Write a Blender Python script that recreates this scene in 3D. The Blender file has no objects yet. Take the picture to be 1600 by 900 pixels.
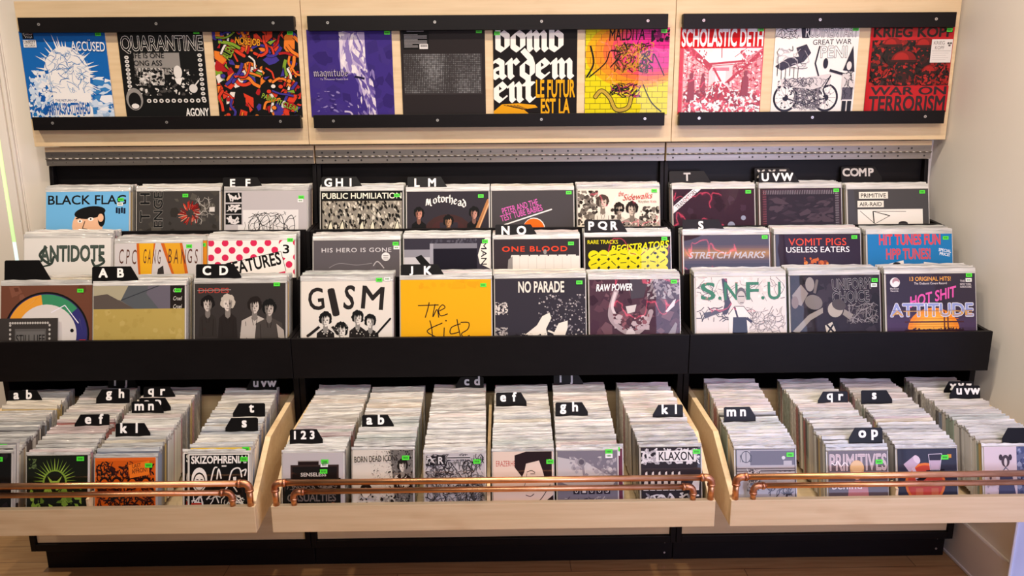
import bpy, math, random
from mathutils import Vector, Matrix

# ------------------------------------------------------------------ scene, camera, light
scene = bpy.context.scene
col = scene.collection
R = math.radians
scene.view_settings.view_transform = 'Standard'
scene.view_settings.look = 'None'
scene.view_settings.gamma = 1.0
scene.view_settings.use_curve_mapping = False
scene.view_settings.exposure = -0.42

PITCH, YAW, ROLL = R(13.248), R(0.686), R(-0.4236)
cam_data = bpy.data.cameras.new('camera')
cam_data.sensor_width = 36.0
cam_data.lens = 1200.0 * 36.0 / 1600.0
cam = bpy.data.objects.new('camera', cam_data)
col.objects.link(cam)
_r = Vector((math.cos(YAW), -math.sin(YAW), 0))
_f = Vector((math.sin(YAW) * math.cos(PITCH), math.cos(YAW) * math.cos(PITCH), -math.sin(PITCH)))
_u = _r.cross(_f)
_cr = _r * math.cos(ROLL) + _u * math.sin(ROLL)
_cu = _u * math.cos(ROLL) - _r * math.sin(ROLL)
m4 = Matrix.Identity(4)
for i in range(3):
    m4[i][0], m4[i][1], m4[i][2] = _cr[i], _cu[i], -_f[i]
m4[0][3], m4[1][3], m4[2][3] = 1.7046, -2.9964, 1.6956
cam.matrix_world = m4
scene.camera = cam

world = bpy.data.worlds.new('world')
scene.world = world
world.use_nodes = True
bg = world.node_tree.nodes['Background']
bg.inputs['Color'].default_value = (1.0, 0.88, 0.78, 1)
bg.inputs['Strength'].default_value = 0.16

def lamp(name, kind, loc, aim, energy, color, **kw):
    d = bpy.data.lights.new(name, kind)
    d.energy = energy
    d.color = color
    for k, v in kw.items():
        setattr(d, k, v)
    o = bpy.data.objects.new(name, d)
    o.location = loc
    o.rotation_euler = (Vector(aim) - Vector(loc)).to_track_quat('-Z', 'Y').to_euler()
    col.objects.link(o)
    return o

# ceiling track: seven small spot heads above the racks
for x in (-0.57, 0.45, 1.06, 1.62, 2.22, 2.67, 3.12):
    lamp('track_spot', 'SPOT', (x, -0.95, 3.0), (x, -0.72, 0.0), 140 if x < 0 else 70, (1.0, 0.84, 0.66),
         spot_size=R(122), spot_blend=1.0, shadow_soft_size=0.03)
# daylight from the shop window in the right-hand wall
lamp('window_daylight', 'AREA', (3.30, -2.6, 1.3), (2.4, -0.4, 0.7), 44, (0.60, 0.66, 1.0),
     shape='RECTANGLE', size=1.2, size_y=1.6)
lamp('front_fill', 'AREA', (2.2, -4.4, 1.34), (1.7, 0, 1.2), 11, (1.0, 0.92, 0.84),  # unseen fill lamp added to lift the upright front faces
     shape='RECTANGLE', size=2.6, size_y=0.4)
lamp('ceiling_fill', 'AREA', (1.8, -2.7, 2.95), (1.7, -0.5, 0.7), 54, (1.0, 0.93, 0.84),  # overhead fill added to brighten drawer fronts while their undersides stay dark
     shape='RECTANGLE', size=2.8, size_y=0.5)

# ------------------------------------------------------------------ colour and materials
def lin(h):
    h = h.lstrip('#')
    out = []
    for i in (0, 2, 4):
        c = int(h[i:i + 2], 16) / 255
        out.append(c / 12.92 if c <= 0.04045 else ((c + 0.055) / 1.055) ** 2.4)
    return (out[0], out[1], out[2], 1.0)

def new_mat(name):
    m = bpy.data.materials.new(name)
    m.use_nodes = True
    nt = m.node_tree
    return m, nt, nt.nodes['Principled BSDF']

def node(nt, kind, **kw):
    n = nt.nodes.new(kind)
    for k, v in kw.items():
        setattr(n, k, v)
    return n

def ramp(nt, stops):
    n = nt.nodes.new('ShaderNodeValToRGB')
    e = n.color_ramp.elements
    while len(e) < len(stops):
        e.new(0.5)
    for el, (p, c) in zip(e, stops):
        el.position = p
        el.color = c
    return n

def mapped_noise(nt, scale, nscale, detail=4, coord='Object'):
    tc = node(nt, 'ShaderNodeTexCoord')
    mp = node(nt, 'ShaderNodeMapping')
    mp.inputs['Scale'].default_value = scale
    nt.links.new(tc.outputs[coord], mp.inputs['Vector'])
    n = node(nt, 'ShaderNodeTexNoise')
    n.inputs['Scale'].default_value = nscale
    n.inputs['Detail'].default_value = detail
    nt.links.new(mp.outputs['Vector'], n.inputs['Vector'])
    return n

def bump(nt, p, src, strength, dist=0.002, key='Normal'):
    b = node(nt, 'ShaderNodeBump')
    b.inputs['Strength'].default_value = strength
    b.inputs['Distance'].default_value = dist
    nt.links.new(src, b.inputs['Height'])
    nt.links.new(b.outputs['Normal'], p.inputs[key])

def noisy(name, c0, c1, scale=(1, 1, 1), nscale=8, rough=0.5, detail=4, bmp=0.0, **kw):
    m, nt, p = new_mat(name)
    n = mapped_noise(nt, scale, nscale, detail)
    r = ramp(nt, [(0.32, c0), (0.68, c1)])
    nt.links.new(n.outputs['Fac'], r.inputs['Fac'])
    nt.links.new(r.outputs['Color'], p.inputs['Base Color'])
    p.inputs['Roughness'].default_value = rough
    for k, v in kw.items():
        p.inputs[k].default_value = v
    if bmp:
        bump(nt, p, n.outputs['Fac'], bmp)
    return m

M = {}
def plywood():
    m, nt, p = new_mat('maple_plywood')
    n = mapped_noise(nt, (0.8, 14, 14), 5, 6)
    n2 = mapped_noise(nt, (1.5, 2.2, 3.5), 2.2, 3)
    r = ramp(nt, [(0.25, lin('#ceb38a')), (0.5, lin('#d6bc94')), (0.75, lin('#dcc49d'))])
    r2 = ramp(nt, [(0.28, lin('#d9c7b4')), (0.42, (1, 1, 1, 1))])
    mx = node(nt, 'ShaderNodeMix', data_type='RGBA', blend_type='MULTIPLY')
    mx.inputs['Factor'].default_value = 0.55
    nt.links.new(n.outputs['Fac'], r.inputs['Fac'])
    nt.links.new(n2.outputs['Fac'], r2.inputs['Fac'])
    nt.links.new(r.outputs['Color'], mx.inputs[6])
    nt.links.new(r2.outputs['Color'], mx.inputs[7])
    nt.links.new(mx.outputs[2], p.inputs['Base Color'])
    p.inputs['Roughness'].default_value = 0.45
    bump(nt, p, n.outputs['Fac'], 0.06)
    return m
M['ply'] = plywood()
M['black'] = noisy('black_painted_wood', lin('#0c090a'), lin('#100c0d'), (2, 12, 12), 6, 0.45, bmp=0.04, **{'Specular IOR Level': 0.18})
M['blackcard'] = noisy('black_divider_plastic', lin('#080607'), lin('#0b090a'), (1, 1, 1), 20, 0.4, **{'Specular IOR Level': 0.25})
M['white_letter'] = noisy('white_vinyl_lettering', lin('#ece8e4'), lin('#f4f0ec'), (1, 1, 1), 30, 0.5)
M['grey_letter'] = noisy('shaded_white_lettering', lin('#a9a3a0'), lin('#c4bebb'), (1, 1, 1), 30, 0.5)  # white letters greyed in the colour, for the shade at the stack's back
M['wall'] = noisy('off_white_wall_paint', lin('#e6dfd4'), lin('#ebe4da'), (1, 1, 1), 1.5, 0.55, bmp=0.02)
M['trimw'] = noisy('white_gloss_trim', lin('#d8d6d6'), lin('#e2e0e0'), (1, 1, 1), 3, 0.35)
M['copper'] = noisy('copper_pipe', lin('#cd8d62'), lin('#e0a87e'), (6, 30, 30), 4, 0.33, bmp=0.04, Metallic=1.0)
M['copperfit'] = noisy('copper_fitting', lin('#a9694a'), lin('#cd9674'), (1, 1, 1), 60, 0.40, bmp=0.2, Metallic=1.0)
M['nickel'] = noisy('nickel_hinge_steel', lin('#8a837c'), lin('#9a938c'), (1, 20, 20), 4, 0.42, Metallic=0.85)
M['dark_hole'] = noisy('dark_screw_hole', lin('#1d1a19'), lin('#2a2625'), (1, 1, 1), 50, 0.6)
M['screw'] = noisy('zinc_screw', lin('#b9b5b0'), lin('#d2cecb'), (1, 1, 1), 90, 0.3, Metallic=0.8)
M['sticker_green'] = noisy('lime_green_sticker', lin('#3fd22a'), lin('#52e23a'), (1, 1, 1), 60, 0.45)
M['sticker_ink'] = noisy('sticker_ink', lin('#1d6a16'), lin('#267a1e'), (1, 1, 1), 60, 0.5)
M['sticker_white'] = noisy('white_sticker', lin('#d8d6d4'), lin('#eae8e6'), (1, 1, 1), 60, 0.5)

def floor_mat():
    m, nt, p = new_mat('oak_floorboards')
    tc = node(nt, 'ShaderNodeTexCoord')
    mp = node(nt, 'ShaderNodeMapping')
    nt.links.new(tc.outputs['Object'], mp.inputs['Vector'])
    br = node(nt, 'ShaderNodeTexBrick')
    br.inputs['Color1'].default_value = lin('#b8925f')
    br.inputs['Color2'].default_value = lin('#a98355')
    br.inputs['Mortar'].default_value = lin('#6e5236')
    br.inputs['Scale'].default_value = 1.0
    br.inputs['Mortar Size'].default_value = 0.0016
    br.inputs['Brick Width'].default_value = 1.3
    br.inputs['Row Height'].default_value = 0.11
    nt.links.new(mp.outputs['Vector'], br.inputs['Vector'])
    n = mapped_noise(nt, (1.2, 18, 18), 4, 6)
    r = ramp(nt, [(0.3, lin('#d8c6b4')), (0.65, (1, 1, 1, 1))])
    nt.links.new(n.outputs['Fac'], r.inputs['Fac'])
    mx = node(nt, 'ShaderNodeMix', data_type='RGBA', blend_type='MULTIPLY')
    mx.inputs['Factor'].default_value = 0.8
    nt.links.new(br.outputs['Color'], mx.inputs[6])
    nt.links.new(r.outputs['Color'], mx.inputs[7])
    nt.links.new(mx.outputs[2], p.inputs['Base Color'])
    p.inputs['Roughness'].default_value = 0.4
    bump(nt, p, n.outputs['Fac'], 0.05)
    return m
M['floor'] = floor_mat()

def print_mat():
    """printed card under a clear, slightly rippled plastic outer sleeve; the ink colour is per face"""
    m, nt, p = new_mat('printed_cover_in_clear_plastic')
    at = node(nt, 'ShaderNodeAttribute', attribute_name='Col')
    nt.links.new(at.outputs['Color'], p.inputs['Base Color'])
    p.inputs['Roughness'].default_value = 0.6
    p.inputs['Specular IOR Level'].default_value = 0.15
    p.inputs['Coat Weight'].default_value = 0.6
    p.inputs['Coat Roughness'].default_value = 0.02
    n = mapped_noise(nt, (7, 7, 5), 1.0, 2)
    bump(nt, p, n.outputs['Fac'], 0.30, 0.004, 'Coat Normal')
    return m
M['print'] = print_mat()

def sleeve_mat(name, card_h):
    """a record in its plastic outer sleeve: card colour below, empty pale plastic above the card"""
    m, nt, p = new_mat(name)
    tc = node(nt, 'ShaderNodeTexCoord')
    sp = node(nt, 'ShaderNodeSeparateXYZ')
    nt.links.new(tc.outputs['Object'], sp.inputs[0])
    mr = node(nt, 'ShaderNodeMapRange')
    mr.inputs['From Min'].default_value = card_h - 0.003
    mr.inputs['From Max'].default_value = card_h + 0.002
    nt.links.new(sp.outputs['Z'], mr.inputs['Value'])
    oi = node(nt, 'ShaderNodeObjectInfo')
    n = mapped_noise(nt, (3.5, 25, 45), 2.0, 4)
    r = ramp(nt, [(0.28, lin('#9c9c9a')), (0.48, lin('#c4c3bf')), (0.66, lin('#dddbd6'))])
    # different streaks on every sleeve
    ad = node(nt, 'ShaderNodeVectorMath', operation='ADD')
    sc_ = node(nt, 'ShaderNodeMath', operation='MULTIPLY')
    sc_.inputs[1].default_value = 37.0
    nt.links.new(oi.outputs['Random'], sc_.inputs[0])
    nt.links.new(n.inputs['Vector'].links[0].from_socket, ad.inputs[0])
    nt.links.new(sc_.outputs[0], ad.inputs[1])
    nt.links.new(ad.outputs[0], n.inputs['Vector'])
    nt.links.new(n.outputs['Fac'], r.inputs['Fac'])
    br = node(nt, 'ShaderNodeMapRange')
    br.inputs['To Min'].default_value = 0.74
    br.inputs['To Max'].default_value = 1.0
    fr = node(nt, 'ShaderNodeMath', operation='FRACT')
    mu = node(nt, 'ShaderNodeMath', operation='MULTIPLY')
    mu.inputs[1].default_value = 17.3
    nt.links.new(oi.outputs['Random'], mu.inputs[0])
    nt.links.new(mu.outputs[0], fr.inputs[0])
    nt.links.new(fr.outputs[0], br.inputs['Value'])
    hg = node(nt, 'ShaderNodeMath', operation='MULTIPLY')
    nt.links.new(n.outputs['Fac'], hg.inputs[0])
    nt.links.new(mr.outputs['Result'], hg.inputs[1])
    tint = node(nt, 'ShaderNodeMix', data_type='RGBA')
    tint.inputs['Factor'].default_value = 0.26
    nt.links.new(r.outputs['Color'], tint.inputs[6])
    nt.links.new(oi.outputs['Color'], tint.inputs[7])
    card = node(nt, 'ShaderNodeMix', data_type='RGBA')
    card.inputs['Factor'].default_value = 0.16
    nt.links.new(oi.outputs['Color'], card.inputs[6])
    card.inputs[7].default_value = lin('#c4c0ba')
    mx = node(nt, 'ShaderNodeMix', data_type='RGBA')
    nt.links.new(mr.outputs['Result'], mx.inputs['Factor'])
    nt.links.new(card.outputs[2], mx.inputs[6])
    nt.links.new(tint.outputs[2], mx.inputs[7])
    sc2 = node(nt, 'ShaderNodeVectorMath', operation='SCALE')
    nt.links.new(mx.outputs[2], sc2.inputs[0])
    nt.links.new(br.outputs['Result'], sc2.inputs['Scale'])
    nt.links.new(sc2.outputs[0], p.inputs['Base Color'])
    p.inputs['Roughness'].default_value = 0.32
    p.inputs['Coat Weight'].default_value = 0.8
    p.inputs['Coat Roughness'].default_value = 0.10
    bump(nt, p, hg.outputs[0], 0.8, 0.006)
    bump(nt, p, hg.outputs[0], 0.9, 0.006, 'Coat Normal')
    return m
LPH, SGH = 0.315, 0.178
M['lp_sleeve'] = sleeve_mat('lp_in_plastic_sleeve', LPH)
M['sg_sleeve'] = sleeve_mat('single_in_plastic_sleeve', SGH)

def stuff_mat():
    """the same packed singles where they are too many to tell apart; colour runs from sleeve to sleeve"""
    m, nt, p = new_mat('packed_single_sleeves')
    at = node(nt, 'ShaderNodeAttribute', attribute_name='Col')
    n = mapped_noise(nt, (3.5, 120, 30), 2.0, 4)
    r = ramp(nt, [(0.28, lin('#b0aeaa')), (0.48, lin('#dedbd6')), (0.66, (1, 1, 1, 1))])
    nt.links.new(n.outputs['Fac'], r.inputs['Fac'])
    mx = node(nt, 'ShaderNodeMix', data_type='RGBA', blend_type='MULTIPLY')
    mx.inputs['Factor'].default_value = 0.8
    nt.links.new(at.outputs['Color'], mx.inputs[6])
    nt.links.new(r.outputs['Color'], mx.inputs[7])
    nt.links.new(mx.outputs[2], p.inputs['Base Color'])
    p.inputs['Roughness'].default_value = 0.32
    p.inputs['Coat Weight'].default_value = 0.5
    p.inputs['Coat Roughness'].default_value = 0.12
    bump(nt, p, n.outputs['Fac'], 0.9, 0.006)
    return m
M['sg_stuff'] = stuff_mat()

# ------------------------------------------------------------------ mesh helpers
class MB:
    def __init__(self):
        self.v, self.f, self.m, self.c = [], [], [], []
    def add(self, verts, faces, mat=0, c=None):
        b = len(self.v)
        self.v.extend(verts)
        for f in faces:
            self.f.append([b + i for i in f])
            self.m.append(mat)
            self.c.append(c)
    def box(self, x0, x1, y0, y1, z0, z1, mat=0, c=None):
        vs = [(x, y, z) for z in (z0, z1) for y in (y0, y1) for x in (x0, x1)]
        self.add(vs, [(0, 2, 3, 1), (4, 5, 7, 6), (0, 1, 5, 4), (2, 6, 7, 3), (0, 4, 6, 2), (1, 3, 7, 5)], mat, c)
    def prism_x(self, prof, x0, x1, mat=0):
        """profile in (y, z), extruded along x"""
        n = len(prof)
        vs = [(x0, y, z) for y, z in prof] + [(x1, y, z) for y, z in prof]
        fs = [tuple(range(n)), tuple(range(2 * n - 1, n - 1, -1))]
        fs += [(i, i + n, (i + 1) % n + n, (i + 1) % n) for i in range(n)]
        self.add(vs, fs, mat)
    def prism_y(self, prof, y0, y1, mat=0):
        """profile in (x, z), extruded along y"""
        n = len(prof)
        vs = [(x, y0, z) for x, z in prof] + [(x, y1, z) for x, z in prof]
        fs = [tuple(range(n)), tuple(range(2 * n - 1, n - 1, -1))]
        fs += [(i, i + n, (i + 1) % n + n, (i + 1) % n) for i in range(n)]
        self.add(vs, fs, mat)
    def tube(self, pts, r, n=14, mat=0, cap=True):
        pts = [Vector(p) for p in pts]
        rr = r if isinstance(r, (list, tuple)) else [r] * len(pts)
        rings, prev = [], None
        for i, p in enumerate(pts):
            d = (pts[min(i + 1, len(pts) - 1)] - pts[max(i - 1, 0)]).normalized()
            a = prev if prev is not None else (Vector((0, 1, 0)) if abs(d.y) < 0.9 else Vector((1, 0, 0)))
            a = (a - d * a.dot(d)).normalized()
            prev = a
            b = d.cross(a)
            rings.append([tuple(p + a * (rr[i] * math.cos(t * 2 * math.pi / n)) + b * (rr[i] * math.sin(t * 2 * math.pi / n))) for t in range(n)])
        vs = [v for rg in rings for v in rg]
        fs = []
        for i in range(len(rings) - 1):
            for t in range(n):
                t2 = (t + 1) % n
                fs.append((i * n + t, i * n + t2, (i + 1) * n + t2, (i + 1) * n + t))
        if cap:
            fs.append(tuple(range(n - 1, -1, -1)))
            fs.append(tuple(range((len(rings) - 1) * n, len(rings) * n)))
        self.add(vs, fs, mat)
    def disc_y(self, x, y, z, r, th, n=12, mat=0):
        self.prism_y([(x + r * math.cos(t * 2 * math.pi / n), z + r * math.sin(t * 2 * math.pi / n)) for t in range(n)], y - th, y, mat)
    def build(self, name, mats, parent=None, bev=0, smooth=False):
        me = bpy.data.meshes.new(name)
        me.from_pydata(self.v, [], self.f)
        if not isinstance(mats, (list, tuple)):
            mats = [mats]
        for m in mats:
            me.materials.append(m)
        me.polygons.foreach_set('material_index', self.m)
        if any(c is not None for c in self.c):
            at = me.color_attributes.new('Col', 'FLOAT_COLOR', 'CORNER')
            buf = []
            for f, c in zip(self.f, self.c):
                buf.extend(list(c or (1, 1, 1, 1)) * len(f))
            at.data.foreach_set('color', buf)
        if smooth:
            me.polygons.foreach_set('use_smooth', [True] * len(self.f))
        me.update()
        o = bpy.data.objects.new(name, me)
        col.objects.link(o)
        if parent is not None:
            o.parent = parent
        if bev:
            b = o.modifiers.new('bevel', 'BEVEL')
            b.width = bev
            b.segments = 2
            b.limit_method = 'ANGLE'
        return o

def tag(o, label=None, cat=None, group=None, kind=None):
    if label: o['label'] = label
    if cat: o['category'] = cat
    if group: o['group'] = group
    if kind: o['kind'] = kind
    return o

def empty(name, loc, label, cat, group=None, lean=0.0, rz=0.0):
    o = bpy.data.objects.new(name, None)
    o.empty_display_size = 0.05
    o.location = loc
    o.rotation_euler = (-lean, 0, rz)
    col.objects.link(o)
    return tag(o, label, cat, group)

# lettering from the built-in font, as flat polygons
_tx = {}
def text_polys(s, off=0.0, shear=0.0, space=1.0):
    k = (s, off, shear, space)
    if k not in _tx:
        cu = bpy.data.curves.new('lettering', 'FONT')
        cu.body = s
        cu.offset = off
        cu.shear = shear
        cu.space_character = space
        cu.resolution_u = 3
        cu.fill_mode = 'FRONT'
        o = bpy.data.objects.new('lettering', cu)
        col.objects.link(o)
        dg = bpy.context.evaluated_depsgraph_get()
        me = o.evaluated_get(dg).to_mesh()
        vs = [(v.co.x, v.co.y) for v in me.vertices]
        fs = [tuple(p.vertices) for p in me.polygons]
        o.evaluated_get(dg).to_mesh_clear()
        bpy.data.objects.remove(o)
        bpy.data.curves.remove(cu)
        _tx[k] = (vs, fs)
    return _tx[k]

def add_text(mb, s, x0, x1, z0, z1, y, mat=0, bold=0.02, flip=False, keep=False):
    """fit a string in the box x0..x1, z0..z1 of the plane at depth y, facing -y"""
    vs, fs = text_polys(s, 0.0)
    if not vs: return
    ax, bx = min(v[0] for v in vs), max(v[0] for v in vs)
    az, bz = min(v[1] for v in vs), max(v[1] for v in vs)
    sx, sz = (x1 - x0) / (bx - ax), (z1 - z0) / (bz - az)
    for i, (dx, dz) in enumerate(((-bold, -bold), (bold, -bold), (-bold, bold), (bold, bold))):
        mb.add([(x0 + (u + dx - ax) * sx, y - i * 1e-5, z0 + (w + dz - az) * sz) for u, w in vs], fs, mat)

# ------------------------------------------------------------------ the room
def struct(mb, name, mat, bev=0, label=None):
    o = mb.build(name, mat, None, bev)
    o['kind'] = 'structure'
    return o

b = MB(); b.box(-1.6, 3.62, -5.2, 0.30, -0.05, 0.0); struct(b, 'floor', M['floor'])
b = MB(); b.box(-0.20, 3.56, 0.10, 0.20, 0.0, 3.2); struct(b, 'wall_back', M['wall'])
b = MB(); b.box(-1.6, -1.12, 0.10, 0.20, 0.0, 3.2); b.box(-1.12, -0.20, 0.10, 0.20, 2.2, 3.2); struct(b, 'wall_left', M['wall'])
b = MB(); b.box(3.43, 3.56, -0.705, 0.10, 0.0, 3.2); b.box(3.43, 3.56, -2.9, -0.705, 2.45, 3.2); struct(b, 'wall_right', M['wall'])
b = MB()
b.box(3.413, 3.43, -0.70, 0.10, 0.0, 0.172)
b.box(3.408, 3.43, -0.70, 0.10, 0.0, 0.012)
struct(b, 'baseboard_right', M['wall'], 0.003)
# door casing left of the racks, with the narrow gap at its jamb where daylight shows
b = MB()
b.box(-0.258, -0.226, 0.088, 0.20, 0.0, 2.2); b.box(-0.218, -0.206, 0.088, 0.20, 0.0, 2.2); b.box(-0.226, -0.218, 0.096, 0.2, 0, 2.2); b.box(-0.206, -0.20, 0.096, 0.2, 0, 2.2)
struct(b, 'trim_1', M['wall'], 0.002)
b = MB()
b.box(-1.12, -0.274, 0.090, 0.092, 0.0, 2.19); b.box(-1.12, -0.28, 0.092, 0.135, 0.0, 2.19)
door = struct(b, 'door_1', M['wall'], 0.002)
m, nt, p = new_mat('sunlit_greenery_outside')
n = mapped_noise(nt, (1, 1, 3), 1.2, 3)
rp = ramp(nt, [(0.35, lin('#72e016')), (0.6, lin('#b0f038'))])
nt.links.new(n.outputs['Fac'], rp.inputs['Fac'])
nt.links.new(rp.outputs['Color'], p.inputs['Emission Color'])
p.inputs['Emission Strength'].default_value = 1.0
b = MB(); b.box(-0.279, -0.2585, 0.0925, 0.098, 1.18, 2.19)
o = struct(b, 'exterior_greenery', m)
m2, nt2, p2 = new_mat('pale_daylight_outside')
p2.inputs['Emission Color'].default_value = lin('#d8f4ee')
p2.inputs['Emission Strength'].default_value = 1.1
p2.inputs['Base Color'].default_value = lin('#c8dcd8')
b = MB(); b.box(-0.279, -0.2585, 0.0925, 0.098, 0.0, 1.18)
o = struct(b, 'exterior_daylight', m2)

# bright glazed door in the right-hand wall, only its first stile shows
b = MB()
b.box(3.405, 3.50, -0.712, -0.705, 0.0, 2.45); b.box(3.40, 3.50, -2.0, -1.92, 0.0, 2.45)
b.box(3.40, 3.50, -1.92, -0.712, 2.37, 2.45); b.box(3.40, 3.50, -1.92, -0.712, 0.0, 0.03)
d2 = struct(b, 'door_2', M['trimw'], 0.002)
mg, ntg, pg = new_mat('frosted_daylit_glass')
pg.inputs['Base Color'].default_value = lin('#c9cff0')
pg.inputs['Roughness'].default_value = 0.25
pg.inputs['Emission Color'].default_value = lin('#a6b0f4')
pg.inputs['Emission Strength'].default_value = 0.75
b = MB(); b.box(3.412, 3.42, -1.92, -0.712, 0.03, 2.37); b.build('glass_pane', mg, d2)

# ------------------------------------------------------------------ furniture
XS = [(-0.061, 0.9775), (0.9797, 2.3427), (2.3449, 3.391)]
POS = ['left', 'middle', 'right']

# black base cabinets
for (x0, x1), pos in zip(XS, POS):
    root = empty('base_cabinet', ((x0 + x1) / 2, -0.1, 0.0), f'black base cabinet with a maple front panel under the {pos} pull-out drawer', 'cabinet', 'base cabinets of the record racks')
    cx = (x0 + x1) / 2
    def P(mb, name, mat, bev=0.0015):
        for i, v in enumerate(mb.v):
            mb.v[i] = (v[0] - cx, v[1] + 0.1, v[2])
        return mb.build(name, mat, root, bev)
    for sx in (x0, x1 - 0.02):
        b = MB(); b.box(sx, sx + 0.02, -0.415, 0.09, 0.098, 0.786); P(b, 'side_panel', M['black'])
    b = MB(); b.box(x0 + 0.02, x1 - 0.02, -0.415, 0.09, 0.098, 0.126); P(b, 'bottom_rail', M['black'])
    b = MB(); b.box(x0 + 0.02, x1 - 0.02, -0.408, 0.09, 0.776, 0.786); P(b, 'top_panel', M['black'])
    b = MB(); b.box(x0 + 0.02, x1 - 0.02, 0.07, 0.09, 0.126, 0.776); P(b, 'back_panel', M['black'])
    b = MB(); b.box(x0 + 0.022, x1 - 0.022, -0.405, -0.387, 0.128, 0.455); P(b, 'front_panel', M['ply'])
    k0 = x0 + (0.024 if pos == 'left' else 0.0)
    b = MB(); b.box(k0, x1, -0.37, -0.35, 0.0, 0.098); kb = P(b, 'kick_board', M['black'])
    for sz in (0.03, 0.075) if pos != 'left' else ():
        b = MB()
        b.disc_y(x1 - 0.03 - cx, -0.27, sz, 0.004, 0.002)
        b.build('screw', M['screw'], kb)

# stepped black bins above them
TIER = [(-0.479, 0.932), (-0.297, 1.105), (-0.120, 1.252)]   # front face y, top z
for (x0, x1), pos in zip(XS, POS):
    cx = (x0 + x1) / 2
    root = empty('record_bin', (cx, -0.2, 0.786), f'black stepped three-tier LP bin, {pos} one of the three', 'record bin', 'stepped LP bins')
    def P(mb, name, mat, bev=0.0012):
        for i, v in enumerate(mb.v):
            mb.v[i] = (v[0] - cx, v[1] + 0.2, v[2] - 0.786)
        return mb.build(name, mat, root, bev)
    prof = [(-0.464, 0.79), (-0.464, 0.930), (-0.31, 0.938), (-0.296, 1.098), (-0.132, 1.108), (-0.119, 1.246), (0.02, 1.258), (0.05, 1.485), (0.085, 1.485), (0.085, 0.79)]
    for sx in (x0, x1 - 0.015):
        b = MB(); b.prism_x(prof, sx, sx + 0.015); P(b, 'side_panel', M['black'])
    for i, (y, z) in enumerate(TIER):
        zb = 0.79 if i == 0 else 0.80
        b = MB()
        b.box(x0 if i == 0 else x0 + 0.015, x1 if i == 0 else x1 - 0.015, y, y + (0.015 if i == 0 else 0.011), zb, z)
        P(b, 'front_board' if i == 0 else 'step_board', M['black'])
    b = MB(); b.box(x0 + 0.015, x1 - 0.015, -0.464, -0.296, 0.7865, 0.7905); b.box(x0 + 0.015, x1 - 0.015, -0.286, -0.120, 0.898, 0.908); b.box(x0 + 0.015, x1 - 0.015, -0.109, 0.068, 1.048, 1.058)
    P(b, 'shelf_floor', M['black'])
    b = MB(); b.box(x0 + 0.015, x1 - 0.015, 0.070, 0.085, 0.80, 1.486); P(b, 'back_board', M['black'])
    b = MB(); b.box(x0, x1, -0.44, -0.405, 0.7865, 0.7895); P(b, 'under_ledge', M['black'])

# hinged display panels with black rails
PAN = [(-0.077, 0.9665, 0.9), (0.9685, 2.3565, 1.4), (2.3585, 3.422, 0.9)]
RAIL = [(-0.054, 0.948), (0.997, 2.323), (2.379, 3.391)]
for k, ((x0, x1, _), (a0, a1), pos) in enumerate(zip(PAN, RAIL, POS)):
    cx = (x0 + x1) / 2
    n_rec = 'four' if k == 1 else 'three'
    root = empty('display_panel', (cx, 0.03, 1.562), f'maple plywood display panel with black rails holding {n_rec} covers, {pos} one', 'display panel', 'plywood display panels above the bins')
    def P(mb, name, mat, par=None, bev=0.001):
        for i, v in enumerate(mb.v):
            mb.v[i] = (v[0] - cx, v[1] - 0.03, v[2] - 1.562)
        return mb.build(name, mat, par or root, bev)
    b = MB(); b.box(x0, x1, 0.0055, 0.0235, 1.562, 2.086); P(b, 'board', M['ply'])
    ns = 4 if k == 1 else 3
    for j, (z0, z1) in enumerate(((1.6235, 1.672), (1.9735, 2.026))):
        b = MB()
        b.box(a0, a1, -0.026, -0.0045, z0, z1)
        if j == 0: b.box(a0, a1, -0.0045, 0.0055, z0, z0 + 0.034)
        else: b.box(a0, a1, -0.0045, 0.0055, z1 - 0.034, z1)
        rail = P(b, 'rail', M['black'])
        for s in range(ns):
            px = a0 + 0.075 + (a1 - a0 - 0.15) * s / (ns - 1)
            b = MB(); b.disc_y(px, -0.026, (z0 + z1) / 2 + 0.002, 0.0052, 0.0016, mat=0)
            b.disc_y(px, -0.0276, (z0 + z1) / 2 + 0.002, 0.0018, 0.0004, mat=1)
            P(b, 'screw', [M['screw'], M['dark_hole']], rail, 0)

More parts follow.
